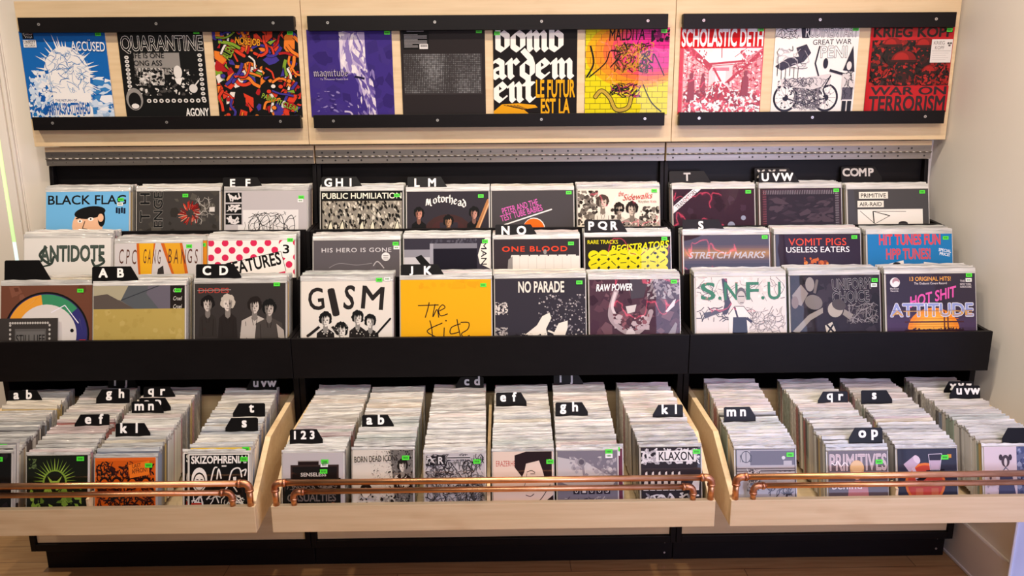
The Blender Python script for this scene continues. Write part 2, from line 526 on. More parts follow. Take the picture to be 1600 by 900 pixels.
# plywood strip and long piano hinge under each panel
for (x0, x1), pos in zip(XS, POS):
    cx = (x0 + x1) / 2
    b = MB(); b.box(x0 - cx + 0.002, x1 - cx - 0.002, 0.0, 0.03, 0.0, 0.07)
    o = b.build('mounting_strip', M['ply'], None, 0.001)
    o.location = (cx, 0.036, 1.487)
    tag(o, f'plywood strip carrying the {pos} piano hinge above the bin', 'mounting strip', 'hinge mounting strips')
    root = empty('piano_hinge', (cx, 0.036, 1.487), f'long steel piano hinge with two rows of holes, {pos} one', 'hinge', 'piano hinges under the display panels')
    w = x1 - x0 - 0.006
    nh = int(round(w / 0.0508))
    for q, z in enumerate((0.0005, 0.030)):
        b = MB()
        b.box(-w / 2, w / 2, -0.0025, -0.0005, z, z + 0.022)
        rr = random.Random(int(x0 * 100) + q)
        for i in range(nh):
            hx = -w / 2 + (i + 0.5) * w / nh
            b.disc_y(hx, -0.0026, z + 0.0115, 0.0036, 0.0006, 10, 1 if (pos != 'left' and rr.random() < 0.85) else 2)
            if pos == 'left' or rr.random() < 0.2:
                b.disc_y(hx, -0.0032, z + 0.0115, 0.0018, 0.0004, 8, 1)
        b.build('hinge_leaf', [M['nickel'], M['dark_hole'], M['nickel']], root)
    b = MB()
    nk = int(w / 0.0254)
    for i in range(nk):
        kx = -w / 2 + i * w / nk
        b.tube([(kx + 0.0004, -0.004, 0.0262), (kx + w / nk - 0.0004, -0.004, 0.0262)], 0.0034, 10)
    b.build('knuckle', M['nickel'], root, 0, True)

# pull-out drawers with copper pipe handles
DR = [(-0.038, 0.9758), (1.0231, 2.3201), (2.366, 3.366)]
def pipe(root, xa, xb, z, r, off, name='copper_rail'):
    """one long copper pipe with elbows and two legs standing on the front board"""
    zt, y = z, -0.9515
    z0 = 0.571
    rc = 0.016
    b = MB()
    b.tube([(xa + rc, y, zt), (xb - rc, y, zt)], r, 16)
    for x in (xa, xb):
        b.tube([(x, y, z0), (x, y, zt - rc)], r, 16)
    off(b)
    o = b.build(name, M['copper'], root, 0, True)
    for x, s in ((xa, 1), (xb, -1)):
        b = MB()
        arc = [(x, y, zt - rc - 0.008)]
        for t in range(7):
            a = t / 6 * math.pi / 2
            arc.append((x + s * rc * (1 - math.cos(a)), y, zt - rc + rc * math.sin(a)))
        arc.append((x + s * (rc + 0.012), y, zt))
        b.tube(arc, r + 0.0016, 16)
        b.tube([(x, y, zt - rc - 0.010), (x, y, zt - rc - 0.003)], r + 0.0028, 16)
        b.tube([(x + s * (rc + 0.008), y, zt), (x + s * (rc + 0.016), y, zt)], r + 0.0028, 16)
        off(b)
        b.build('elbow', M['copperfit'], o, 0, True)
for (x0, x1), pos in zip(DR, POS):
    cx = (x0 + x1) / 2
    root = empty('record_tray', (cx, -0.65, 0.487), f'pale maple drawer of singles with copper pipe handles, {pos} one, pulled out', 'drawer', 'pulled-out drawers of singles')
    def off(mb):
        for i, v in enumerate(mb.v):
            mb.v[i] = (v[0] - cx, v[1] + 0.65, v[2] - 0.487)
    def P(mb, name, mat, bev=0.0015):
        off(mb)
        return mb.build(name, mat, root, bev)
    b = MB(); b.box(x0, x1, -0.9605, -0.9425, 0.487, 0.571); P(b, 'front_board', M['ply'])
    for sx in (x0, x1 - 0.018):
        b = MB()
        b.prism_x([(-0.9425, 0.487), (-0.9425, 0.579), (-0.735, 0.690), (-0.345, 0.696), (-0.345, 0.487)], sx, sx + 0.018)
        if pos == 'left' and sx > 0.5:      # this side runs in slightly towards the back
            b.v = [(vx - 0.024 * (vy + 0.9425) / 0.5975, vy, vz) for vx, vy, vz in b.v]
        P(b, 'side_board', M['ply'])
    xe = x1 - 0.018 - (0.024 if pos == 'left' else 0.0)
    b = MB(); b.box(x0 + 0.018, xe, -0.363, -0.345, 0.487, 0.685); P(b, 'back_board', M['ply'])
    b = MB(); b.box(x0 + 0.018, xe, -0.9425, -0.363, 0.495, 0.507); P(b, 'bottom_board', M['ply'])
    xa, xb = x0 + 0.014, x1 - 0.013
    pipe(root, xa, xb, 0.641, 0.0092, off)
    pipe(root, xa + 0.052, xb - 0.052, 0.6125, 0.0082, off)
    divs = {'left': (0.486,), 'middle': (1.656,), 'right': (2.862,)}[pos]
    for dx in divs:
        b = MB()
        if pos == 'middle': b.prism_x([(-0.9425, 0.507), (-0.9425, 0.60), (-0.72, 0.675), (-0.363, 0.675), (-0.363, 0.507)], dx - 0.005, dx + 0.005)
        else: b.prism_x([(-0.9425, 0.507), (-0.9425, 0.592), (-0.905, 0.60), (-0.905, 0.507)], dx - 0.004, dx + 0.004)
        P(b, 'partition', M['ply'], 0.001)

# ------------------------------------------------------------------ cover printing
def clip01(poly):
    def cut(ps, inside, inter):
        out = []
        for i in range(len(ps)):
            a, b_ = ps[i - 1], ps[i]
            ia, ib = inside(a), inside(b_)
            if ib:
                if not ia: out.append(inter(a, b_))
                out.append(b_)
            elif ia: out.append(inter(a, b_))
        return out
    def ix(x): return lambda a, b_: (x, a[1] + (b_[1] - a[1]) * (x - a[0]) / (b_[0] - a[0]))
    def iy(y): return lambda a, b_: (a[0] + (b_[0] - a[0]) * (y - a[1]) / (b_[1] - a[1]), y)
    for ins, it in ((lambda p: p[0] >= 0, ix(0)), (lambda p: p[0] <= 1, ix(1)), (lambda p: p[1] >= 0, iy(0)), (lambda p: p[1] <= 1, iy(1))):
        if not poly: return poly
        poly = cut(poly, ins, it)
    return poly

GL = {  # pen strokes of broad-nib letters: (width, strokes) with x-height 1
 'n': (.62, [[(0,.85),(.12,1),(.13,.1),(.22,0)],[(.13,.7),(.42,1),(.52,.85),(.52,.1),(.62,0)]]),
 'm': (1.0, [[(0,.85),(.12,1),(.13,.1),(.2,0)],[(.13,.7),(.38,1),(.48,.85),(.48,.1),(.55,0)],[(.48,.7),(.76,1),(.86,.85),(.86,.1),(.96,0)]]),
 'o': (.6, [[(.3,1),(.06,.8),(.06,.2),(.3,0)],[(.3,1),(.54,.8),(.54,.2),(.3,0)]]),
 'b': (.62, [[(.08,1.6),(.08,.15),(.3,0),(.54,.2),(.54,.8),(.3,1),(.1,.78)]]),
 'd': (.62, [[(.1,1.55),(.45,1.1),(.55,.75),(.55,.2),(.3,0),(.06,.2),(.06,.72),(.3,.95),(.5,.8)]]),
 'a': (.62, [[(.06,.85),(.28,1),(.5,.85),(.5,.1),(.62,0)],[(.5,.58),(.1,.42),(.06,.15),(.26,0),(.5,.2)]]),
 'r': (.5, [[(0,.85),(.12,1),(.13,.1),(.22,0)],[(.13,.7),(.36,1),(.48,.82)]]),
 'e': (.58, [[(.52,.2),(.3,0),(.06,.2),(.06,.8),(.3,1),(.52,.75),(.1,.45)]]),
 't': (.48, [[(.2,1.35),(.2,.2),(.36,0),(.48,.12)],[(0,.98),(.44,.98)]]),
 'h': (.62, [[(.1,1.55),(.1,.05)],[(.1,.72),(.42,1),(.54,.8),(.52,.1),(.4,-.25)]]),
 'g': (.6, [[(.5,1),(.25,1),(.06,.8),(.06,.2),(.3,0),(.5,.2)],[(.5,1),(.52,-.2),(.3,-.4),(.08,-.3)]]),
 'i': (.28, [[(.02,.88),(.12,1),(.12,.1),(.24,0)],[(.1,1.3),(.14,1.34)]]),
 'u': (.64, [[(.08,1),(.08,.2),(.28,0),(.52,.2)],[(.52,1),(.52,.1),(.64,0)]]),
 'M': (1.1, [[(.0,.1),(.14,1.35),(.42,.2)],[(.42,.3),(.66,1.35),(.78,.1),(.95,0)],[(.30,1.3),(.34,.3)]]),
 ' ': (.3, []),
}

class Art:
    """paints a cover of size w x h with flat coloured faces, u to the right and v downwards from its top edge"""
    def __init__(self, w, h, base, thick=0.003, edge='#b8b2aa', border=None):
        self.w, self.h, self.mb, self.k = w, h, MB(), 0
        self.mb.box(-w / 2, w / 2, 0, thick, 0, h, 0, lin(edge))
        self.rect(0, 0, 1, 1, border or base)
        if border:
            t = 0.018
            self.rect(t, t, 1 - t, 1 - t, base)
    def P(self, u, v): return ((u - .5) * self.w, -0.00012 - self.k * 1.6e-5, (1 - v) * self.h)
    def poly(self, ps, c, inc=1):
        ps = clip01(list(ps))
        if len(ps) > 2:
            self.mb.add([self.P(u, v) for u, v in ps], [tuple(range(len(ps)))], 0, self.ink(c))
        self.k += inc
    def rect(self, u0, v0, u1, v1, c, rot=0, inc=1):
        ps = [(u0, v0), (u1, v0), (u1, v1), (u0, v1)]
        if rot: ps = self._rot(ps, (u0 + u1) / 2, (v0 + v1) / 2, rot)
        self.poly(ps, c, inc)
    def _rot(self, ps, cu, cv, deg):
        a = R(deg); c, s = math.cos(a), math.sin(a)
        return [(cu + (u - cu) * c - (v - cv) * s, cv + (u - cu) * s + (v - cv) * c) for u, v in ps]
    def ell(self, cu, cv, ru, rv, c, rot=0, n=20, a0=0, a1=360, inc=1):
        ps = [(cu + ru * math.cos(R(a0 + (a1 - a0) * i / n)), cv + rv * math.sin(R(a0 + (a1 - a0) * i / n))) for i in range(n + (1 if a1 - a0 < 360 else 0))]
        if rot: ps = self._rot(ps, cu, cv, rot)
        self.poly(ps, c, inc)
    def line(self, pts, wd, c, inc=1, closed=False):
        if closed: pts = list(pts) + [pts[0]]
        for (a, b_), (d, e) in zip(pts, pts[1:]):
            self.k += .07 if wd > .012 else .05
            L = math.hypot(d - a, e - b_) or 1e-6
            px, py = -(e - b_) / L * wd / 2, (d - a) / L * wd / 2
            self.poly([(a + px, b_ + py), (d + px, e + py), (d - px, e - py), (a - px, b_ - py)], c, 0)
            if wd > 0.012:
                self.k += .07
                self.ell(d, e, wd / 2, wd / 2, c, n=8, inc=0)
        self.k += inc
    def smooth(self, pts, wd, c, n=6):
        out = []
        for i in range(len(pts) - 1):
            p0, p1, p2, p3 = pts[max(i - 1, 0)], pts[i], pts[i + 1], pts[min(i + 2, len(pts) - 1)]
            for t in range(n):
                t /= n
                out.append(tuple(.5 * (2 * p1[q] + (p2[q] - p0[q]) * t + (2 * p0[q] - 5 * p1[q] + 4 * p2[q] - p3[q]) * t * t + (3 * p1[q] - p0[q] - 3 * p2[q] + p3[q]) * t ** 3) for q in (0, 1)))
        out.append(pts[-1])
        self.line(out, wd, c)
    def nib(self, pts, c, a=40, wd=.1, th=.25):
        nu, nv = wd / 2 * math.cos(R(a)), -wd / 2 * math.sin(R(a))
        tu, tv = -nv * th, nu * th
        for (p, q), (r_, s) in zip(pts, pts[1:]):
            hull = []
            for x, y in ((p, q), (r_, s)):
                hull += [(x + nu + tu, y + nv + tv), (x + nu - tu, y + nv - tv), (x - nu - tu, y - nv - tv), (x - nu + tu, y - nv + tv)]
            self.k += .15
            self.poly(self._hull(hull), c, 0)
    def _hull(self, ps):
        ps = sorted(set(ps))
        def half(it):
            h = []
            for p in it:
                while len(h) > 1 and (h[-1][0] - h[-2][0]) * (p[1] - h[-2][1]) - (h[-1][1] - h[-2][1]) * (p[0] - h[-2][0]) <= 0: h.pop()
                h.append(p)
            return h[:-1]
        return half(ps) + half(ps[::-1])
    def black(self, s, u0, v0, xh, c, sx=1.0, nw=.2, rise=0):
        """broad-nib lettering: left edge u0, base line v0, x-height xh"""
        u = u0
        for ch in s:
            wd, st = GL[ch]
            v = v0 - rise * math.sin(math.pi * (u - u0) / max(.01, len(s) * xh * sx * .62))
            for pts in st:
                self.nib([(u + x * xh * sx, v - y * xh) for x, y in pts], c, 40, nw * xh)
            u += (wd + .16) * xh * sx
        self.k += 1
        return u
    def ink(self, h):
        c = lin(h)
        return tuple(max(0.002, q * 0.97 - 0.013) for q in c[:3]) + (1.0,)
    def text(self, s, u0, v0, u1, v1, c, bold=.02, rot=0, shear=0.0, out=None, outw=.05, space=1.0):
        """string fitted to the box; rot turns it clockwise about the box centre"""
        vs0, _ = text_polys(s, 0.0, shear, space)
        ax, bx = min(v[0] for v in vs0), max(v[0] for v in vs0)
        ay, by = min(v[1] for v in vs0), max(v[1] for v in vs0)
        cu, cv = (u0 + u1) / 2, (v0 + v1) / 2
        vs, fs = vs0, text_polys(s, 0.0, shear, space)[1]
        for off, cc in ([(outw * .62, out)] if out else []) + [(bold * .5, c)]:
            if off > .004:
                q = off * .75
                sh = [(-q, -q), (q, -q), (-q, q), (q, q)] + ([(0, -off), (0, off), (-off, 0), (off, 0)] if off > .022 else [])
            else: sh = [(0, 0)]
            for dx, dy in sh:
                ps = [(u0 + (x + dx - ax) / (bx - ax) * (u1 - u0), v1 - (y + dy - ay) / (by - ay) * (v1 - v0)) for x, y in vs]
                if rot: ps = self._rot(ps, cu, cv, rot)
                ps = [(min(max(u, 0), 1), min(max(v, 0), 1)) for u, v in ps]
                self.mb.add([self.P(u, v) for u, v in ps], fs, 0, self.ink(cc))
                self.k += .25
    def speck(self, n, box, size, cols, seed=1, long=1.0, ang=None, wob=.5):
        rr = random.Random(seed)
        u0, v0, u1, v1 = box
        for i in range(n):
            cu, cv = rr.uniform(u0, u1), rr.uniform(v0, v1)
            s = size * rr.uniform(.5, 1.4)
            a = R(ang + rr.uniform(-25, 25)) if ang is not None else rr.uniform(0, 6.28)
            m_ = rr.randint(4, 6)
            ps = []
            for j in range(m_):
                t = j / m_ * 6.283
                x, y = s * long * math.cos(t) * rr.uniform(1 - wob, 1), s * math.sin(t) * rr.uniform(1 - wob, 1)
                ps.append((min(max(cu + x * math.cos(a) - y * math.sin(a), u0), u1), min(max(cv + x * math.sin(a) + y * math.cos(a), v0), v1)))
            self.poly(ps, rr.choice(cols), 1 if i % 6 == 5 else 0)
            if i % 6 != 5: self.k += .15
    def scrib(self, n, box, wd, cols, seed=1, seg=4, step=.05):
        rr = random.Random(seed)
        u0, v0, u1, v1 = box
        for i in range(n):
            u, v, a = rr.uniform(u0, u1), rr.uniform(v0, v1), rr.uniform(0, 6.28)
            pts = [(u, v)]
            for j in range(seg):
                a += rr.uniform(-1.1, 1.1)
                u += step * math.cos(a); v += step * math.sin(a)
                if not (u0 <= u <= u1 and v0 <= v <= v1): break
                pts.append((u, v))
            self.line(pts, wd * rr.uniform(.6, 1.3), rr.choice(cols), .08)
    def figure(self, cu, top, s, hair, skin, body, shade=None, bw=1.0):
        """a person seen from the front: hair, face and shoulders"""
        self.poly([(cu - 1.15 * s * bw, top + 4.6 * s), (cu - 1.0 * s * bw, top + 2.5 * s), (cu - .35 * s, top + 2.0 * s), (cu + .35 * s, top + 2.0 * s), (cu + 1.0 * s * bw, top + 2.5 * s), (cu + 1.15 * s * bw, top + 4.6 * s)], body)
        rr = random.Random(int(cu * 1000 + s * 5000))
        dk = '#%02x%02x%02x' % tuple(int(int(skin[i:i + 2], 16) * .62) for i in (1, 3, 5))
        self.poly([(cu - .24 * s, top + 1.4 * s), (cu + .24 * s, top + 1.4 * s), (cu + .3 * s, top + 2.3 * s), (cu, top + 2.55 * s), (cu - .3 * s, top + 2.3 * s)], dk)
        for i in range(16):
            t = R(150 + i * 16)
            self.ell(cu + .52 * s * math.cos(t), top + .85 * s + .62 * s * math.sin(t), .26 * s * rr.uniform(.7, 1.2), .3 * s * rr.uniform(.7, 1.2), hair, n=9, inc=.15)
        self.poly([(cu - .46 * s, top + .75 * s), (cu - .3 * s, top + .45 * s), (cu + .3 * s, top + .45 * s), (cu + .46 * s, top + .75 * s), (cu + .42 * s, top + 1.3 * s), (cu + .22 * s, top + 1.68 * s), (cu, top + 1.78 * s), (cu - .22 * s, top + 1.68 * s), (cu - .42 * s, top + 1.3 * s)], skin)
        sd = 1 if rr.random() < .5 else -1
        self.poly([(cu + sd * .08 * s, top + .5 * s), (cu + sd * .3 * s, top + .45 * s), (cu + sd * .46 * s, top + .75 * s), (cu + sd * .42 * s, top + 1.3 * s), (cu + sd * .22 * s, top + 1.68 * s), (cu + sd * .05 * s, top + 1.76 * s), (cu + sd * .16 * s, top + 1.4 * s), (cu + sd * .12 * s, top + 1.0 * s)], dk)
        for i in range(9):
            u = cu + (i - 4) * .13 * s
            self.poly([(u - .13 * s, top + .3 * s), (u + .13 * s, top + .3 * s), (u + rr.uniform(-.1, .1) * s, top + rr.uniform(.72, .95) * s)], hair, .15)
        d = shade or hair
        for q in (-1, 1):
            self.ell(cu + q * .2 * s, top + 1.02 * s, .11 * s, .045 * s, d, inc=.1)
            self.line([(cu + q * .32 * s, top + .92 * s), (cu + q * .1 * s, top + .9 * s)], .04 * s, d, .1)
        self.poly([(cu - .02 * s, top + 1.0 * s), (cu + .1 * s, top + 1.32 * s), (cu - .06 * s, top + 1.32 * s)], dk, .1)
        self.line([(cu - .15 * s, top + 1.5 * s), (cu + .15 * s, top + 1.49 * s)], .05 * s, d)
        for q in (-1, 1):
            self.line([(cu + q * .3 * s, top + 2.15 * s), (cu + q * .12 * s, top + 3.0 * s)], .05 * s, d, .1)
            self.line([(cu + q * .7 * s * bw, top + 2.6 * s), (cu + q * .62 * s * bw, top + 4.4 * s)], .05 * s, d, .1)

def A_blackflag(a):
    a.text('BLACK FLAG', .025, .045, .965, .155, '#15171f', .035)
    for i in range(4): a.rect(.842 + i * .031, .195 + (i % 2) * .008, .866 + i * .031, .265 + (i % 2) * .008, '#232838')
    a.ell(.50, .42, .185, .19, '#e9b996'); a.ell(.53, .255, .19, .075, '#16181f', -8); a.ell(.67, .33, .045, .1, '#16181f')
    a.ell(.66, .32, .035, .05, '#e9b996'); a.line([(.36, .33), (.44, .31)], .014, '#16181f'); a.line([(.50, .31), (.58, .28)], .014, '#16181f')
    a.ell(.41, .36, .03, .02, '#f3efe6'); a.ell(.54, .335, .035, .022, '#f3efe6'); a.ell(.41, .36, .01, .012, '#16181f'); a.ell(.54, .335, .01, .012, '#16181f')
    a.line([(.47, .36), (.44, .45), (.5, .46)], .01, '#16181f')
def A_thenge(a):
    a.speck(60, (0, 0, 1, 1), .07, ['#3c3a38', '#48443f', '#35322f', '#54504a'], 3)
    a.text('T H', -.075, .14, .275, .255, '#0e0d0d', .03, -90, out='#8f8a84', outw=.055)
    a.text('ENGE', .045, .17, .475, .28, '#0e0d0d', .03, -90, out='#8f8a84', outw=.055)
    rr = random.Random(5)
    for i in range(60):
        t = rr.uniform(0, 6.28); r1, r2 = rr.uniform(.04, .07), rr.uniform(.10, .155)
        a.line([(.645 + r1 * math.cos(t), .27 + r1 * math.sin(t)), (.645 + r2 * math.cos(t + .2), .27 + r2 * math.sin(t + .2))], .010, rr.choice(['#a8291f', '#c4382a', '#7c1d18', '#c98a74']), .2)
    a.scrib(22, (.70, .05, .95, .42), .006, ['#b9b2aa', '#8d8780'], 4)
    a.rect(.88, .20, .945, .255, '#cfcac4')
def A_scribble(a):
    for i, v in enumerate((.02, .16, .29)):
        a.rect(.01, v, .205, v + .12, '#1c191a'); a.scrib(12, (.02, v + .01, .195, v + .11), .016, ['#d8d2d0'], i + 2, 3, .045)
    a.rect(.22, .235, .895, .62, '#dcd8d6'); a.rect(.16, .42, .3, .62, '#dcd8d6')
    a.scrib(40, (.23, .25, .88, .6), .006, ['#2c2a2b'], 8, 7, .05)
    for u in (.32, .45, .62, .75): a.smooth([(u, .55), (u - .03, .42), (u + .06, .3), (u + .1, .44), (u + .05, .58)], .008, '#222021')
def A_humiliation(a):
    a.rect(0, 0, 1, .115, '#14110f'); a.text('PUBLIC HUMILIATION', .02, .025, .985, .095, '#efe8d4', .035)
    a.rect(.02, .125, .99, .98, '#8d867a')
    a.speck(420, (.02, .125, .99, .6), .016, ['#151210', '#d6cfbe', '#2a2622', '#b0a896'], 7, 2.0, 80)
    for u in (.12, .26, .50, .63, .93): a.poly([(u - .06, .62), (u - .02, .42), (u + .01, .36), (u + .06, .62)], '#e6dfc6'); a.line([(u - .06, .62), (u - .02, .42), (u + .01, .36), (u + .06, .62)], .008, '#16120f')
def A_motorhead(a):
    for i in range(14): a.ell(.50, .52, .30 - i * .018, .24 - i * .014, ['#44302f', '#4a3030', '#533133', '#5d3335'][min(3, i // 4)], inc=.4)
    a.rect(.4, .38, .62, .7, '#37333a')
    a.black('Motörhead'.replace('ö', 'o'), .235, .175, .062, '#efeae2', 1.12, .26, .045)
    a.ell(.405, .075, .007, .007, '#efeae2'); a.ell(.43, .07, .007, .007, '#efeae2')
    a.figure(.145, .19, .085, '#15110f', '#c98c78', '#17130f'); a.figure(.505, .29, .085, '#120f0e', '#b98a6a', '#17130f'); a.figure(.82, .19, .085, '#15110f', '#c59080', '#17130f')
    a.line([(.86, .46), (1.0, .12)], .05, '#b07a50'); a.line([(.875, .46), (1.0, .15)], .012, '#e0b184')
def A_testtube(a):
    a.text('PETER AND THE', .12, .16, .57, .235, '#d964b4', .015, -15); a.text('TEST TUBE BABIES', .10, .24, .625, .315, '#d964b4', .015, -15)
    a.line([(.15, .42), (.73, .235)], .016, '#e9e4e0'); a.ell(.515, .47, .135, .135, '#e6dfd6'); a.ell(.51, .475, .13, .13, '#f06a1e'); a.rect(.38, .47, .5, .62, '#4a4648')
def A_sidewalks(a):
    a.speck(150, (0, .02, .25, .45), .03, ['#4c4540', '#2d2825', '#6d655c', '#8d8478'], 9); a.speck(110, (.75, .22, 1, .6), .03, ['#4c4540', '#2d2825', '#6d655c', '#a49a8b'], 10)
    a.speck(40, (.3, .24, .5, .6), .03, ['#3c3631', '#5d554d'], 13)
    a.figure(.305, .07, .10, '#4a3f38', '#cbb9a6', '#e3d8c8', '#3a302b'); a.figure(.505, .17, .085, '#2b2522', '#c0ad9b', '#cfc4b4', '#2b2522'); a.figure(.665, .16, .1, '#2c2624', '#c6b4a2', '#8f857b', '#2b2522', 1.5)
    a.speck(70, (.52, .40, .85, .62), .014, ['#2b2624', '#d8cdbd'], 12); a.rect(.455, .25, .5, .28, '#141110'); a.rect(.51, .25, .555, .28, '#141110')
    a.text('the', .50, .03, .565, .09, '#b5372f', .0, -6, .4); a.text('Sidewalks', .55, .06, .92, .135, '#b5372f', .0, -4, .45); a.text('Rhythm Kids', .745, .145, .965, .185, '#8d857c', -.005)
def A_transmitors(a):
    a.speck(40, (0, 0, 1, 1), .09, ['#3c2a35', '#463240', '#35262f'], 2)
    a.poly([(0, .21), (.245, 0), (.345, 0), (0, .30)], '#e3dee0'); a.text('TRANSMITORS', .0, .10, .315, .155, '#2d2429', .01, -40)
    
    a.ell(.71, .45, .045, .045, '#8f93a8'); a.ell(.86, .36, .03, .03, '#8f93a8')
def A_stitched(a):
    a.rect(.03, .03, .97, .97, '#2b2428')
    for i in range(44):
        u = .04 + i * .021; a.line([(u, .025), (u + .004, .075)], .007, '#8d8187', .02); a.line([(.925, .03 + i * .021), (.97, .033 + i * .021)], .007, '#8d8187', .02); a.line([(.03, .03 + i * .021), (.075, .033 + i * .021)], .007, '#8d4a55', .02)
    a.speck(60, (.1, .1, .9, .42), .03, ['#3c3036', '#4a3c42', '#332a2f'], 4, 3, -10)
def A_airraid(a):
    a.rect(.14, .035, .50, .12, '#e3ddd0'); a.text('PRIMITIVE', .165, .055, .475, .105, '#17151a', .025); a.rect(.12, .145, .445, .225, '#e3ddd0'); a.text('AIR-RAID', .145, .162, .42, .21, '#17151a', .025)
    a.rect(.12, .25, .925, .75, '#e6e1d8'); a.line([(.31, .275), (.32, .42)], .014, '#1a181b'); a.line([(.15, .27), (.33, .43), (.52, .33), (.31, .275), (.72, .28)], .006, '#1a181b'); a.line([(.31, .275), (.52, .335)], .008, '#1a181b'); a.ell(.68, .43, .06, .03, '#2a282b')
def A_antidote(a):
    a.text('ANTIDOTE', .19, .09, .92, .27, '#3a443e', .075); a.text('ANTIDOTE', .185, .085, .915, .265, '#4a554e', .03)
    a.smooth([(.26, .1), (.18, .2), (.3, .3), (.34, .22)], .03, '#3a443e'); a.smooth([(.86, .2), (.92, .28), (.82, .33), (.78, .26)], .028, '#3a443e'); a.smooth([(.17, .34), (.3, .31)], .02, '#3a443e')
    a.rect(0, .43, 1, .45, '#c9bfa6')
def A_gangbangs(a):
    a.poly([(.25, 0), (.47, 0), (.44, .2), (.42, .42), (.28, .42), (.26, .2)], '#c4632a'); a.poly([(.28, 0), (.45, 0), (.42, .4), (.30, .4)], '#e2a92c')
    a.poly([(.53, 0), (.78, 0), (.82, .2), (.86, .42), (.68, .42), (.60, .2)], '#c4632a'); a.poly([(.57, 0), (.75, 0), (.82, .4), (.70, .4)], '#dba030')
    a.poly([(.48, .42), (.50, .3), (.56, .26), (.57, .36), (.55, .42)], '#3a3634')
    for s, u in (('C P C', .05), ('G A N G', .33), ('B A N', .62), ('G S', .84)):
        w_ = .2 if len(s) > 3 else .12
        a.text(s, u, .07, u + w_, .24, '#5d3a30', -.02, 3)
def A_orange(a):
    a.speck(40, (0, 0, 1, 1), .07, ['#d88a2a', '#cf7a22', '#e0983a'], 4)
def A_features(a):
    for j in range(6):
        for i in range(8):
            u = .03 + i * .165 + (j % 2) * .08; v = .03 + j * .085
            a.ell(u, v, .04, .04, '#cf3055', n=14, inc=.03)
    a.ell(.90, .10, .09, .11, '#efe8e2'); a.text('3', .865, .055, .935, .155, '#1b1718', .04)
    a.poly([(.08, .30), (.84, .13), (.90, .36), (.12, .52)], '#ece6de'); a.line([(.08, .30), (.84, .13), (.90, .36)], .006, '#1b1718'); a.text('FEATURES', .22, .20, .84, .345, '#1b1718', .05, -12)
def A_hero(a):
    a.text('HIS HERO IS GONE', .095, .09, .905, .14, '#cfcacb', .01, 0, 0, None, 0, 1.12); a.ell(.84, .195, .05, .05, '#e2dfdd')
    for v in (.18, .20, .22): a.rect(.81, v, .87, v + .006, '#4a4648')
    a.smooth([(.18, .32), (.3, .27), (.5, .29), (.68, .27)], .006, '#8f8a8c'); a.smooth([(.68, .33), (.74, .25), (.82, .33)], .012, '#b3aeb0')
    a.speck(20, (0, .3, 1, .6), .06, ['#575256', '#5f5a5e'], 3)
def A_greyphoto(a):
    a.rect(0, 0, 1, 1, '#3a3740'); a.rect(0, .13, .32, .30, '#8d8b93'); a.rect(0, .22, .32, .5, '#c4c2c6'); a.rect(.30, .06, .36, .4, '#9d9ba3'); a.rect(.34, .06, .85, .12, '#7a7880'); a.rect(.34, .12, .85, .5, '#24222a')
    a.poly([(.13, .22), (.2, .19), (.3, .3), (.22, .34)], '#131217'); a.poly([(.95, 0), (1, 0), (1, .36), (.88, .3), (.86, .2), (.9, .06)], '#e6dfd2'); a.text('MAN', .80, .15, 1.06, .215, '#2a2830', .02, 90)
    a.speck(30, (.3, 0, .85, .06), .02, ['#5a5862', '#4a4852'], 3)
def A_oneblood(a):
    a.text('ONE BLOOD', .10, .085, .86, .145, '#e6472e', .04, 0, 0, None, 0, 1.15); a.rect(.2, .2, 1, .6, '#ded8ce')
    for i in range(7): a.rect(.3 + i * .1, .2 - (i % 3) * .008, .303 + i * .1, .6, '#b8b0a6'); a.rect(.205 + i * .11, .185, .30 + i * .11, .21, '#ded8ce')
    a.poly([(.16, .36), (.17, .24), (.22, .2), (.22, .36)], '#8f8a86'); a.ell(.6, .15, .02, .03, '#8f8a86')
def A_registrators(a):
    a.text('RARE TRACKS', .03, .035, .385, .08, '#e2d820', .02); a.text('REGISTRATORS', .30, .075, .985, .155, '#e2d820', .05, -5, .3)
    for j in range(4):
        for i in range(8):
            u, v = .10 + i * .115, .215 + j * .10 - i * .004
            a.ell(u, v, .066, .06, '#d8cf1e', n=14, inc=.02)
    a.k += 1
    rr = random.Random(3)
    for j in range(4):
        for i in range(8):
            u, v = .10 + i * .115, .215 + j * .10 - i * .004
            t = rr.uniform(-.8, .8); a.line([(u - .035 * math.cos(t), v - .035 * math.sin(t)), (u + .035 * math.cos(t), v + .035 * math.sin(t))], .010, '#3c380e', .02)
    a.ell(.82, .195, .02, .014, '#1a180a'); a.ell(.92, .185, .02, .014, '#1a180a')
def A_stretch(a):
    for i in range(10): a.rect(0, .12 + i * .02, 1, .36 - i * .0, ['#4a3534', '#5c3f34', '#74502f', '#8a602c', '#9a6c2c', '#96682c', '#845a2c', '#6a4a2e', '#54403a', '#40323a'][i], inc=.4)
    a.rect(0, .335, 1, 1, '#322831'); a.text('STRETCH MARKS', .055, .20, .955, .275, '#b3acae', .04, 0, .3)
def A_vomit(a):
    a.text('VOMIT PIGS', .155, .05, .835, .135, '#e8492e', .0); a.text('USELESS EATERS', .125, .15, .87, .215, '#ece8ea', .01)
    a.speck(40, (.33, .27, .62, .5), .035, ['#a84a22', '#c9642a', '#8a3a1e', '#d8843a'], 5)
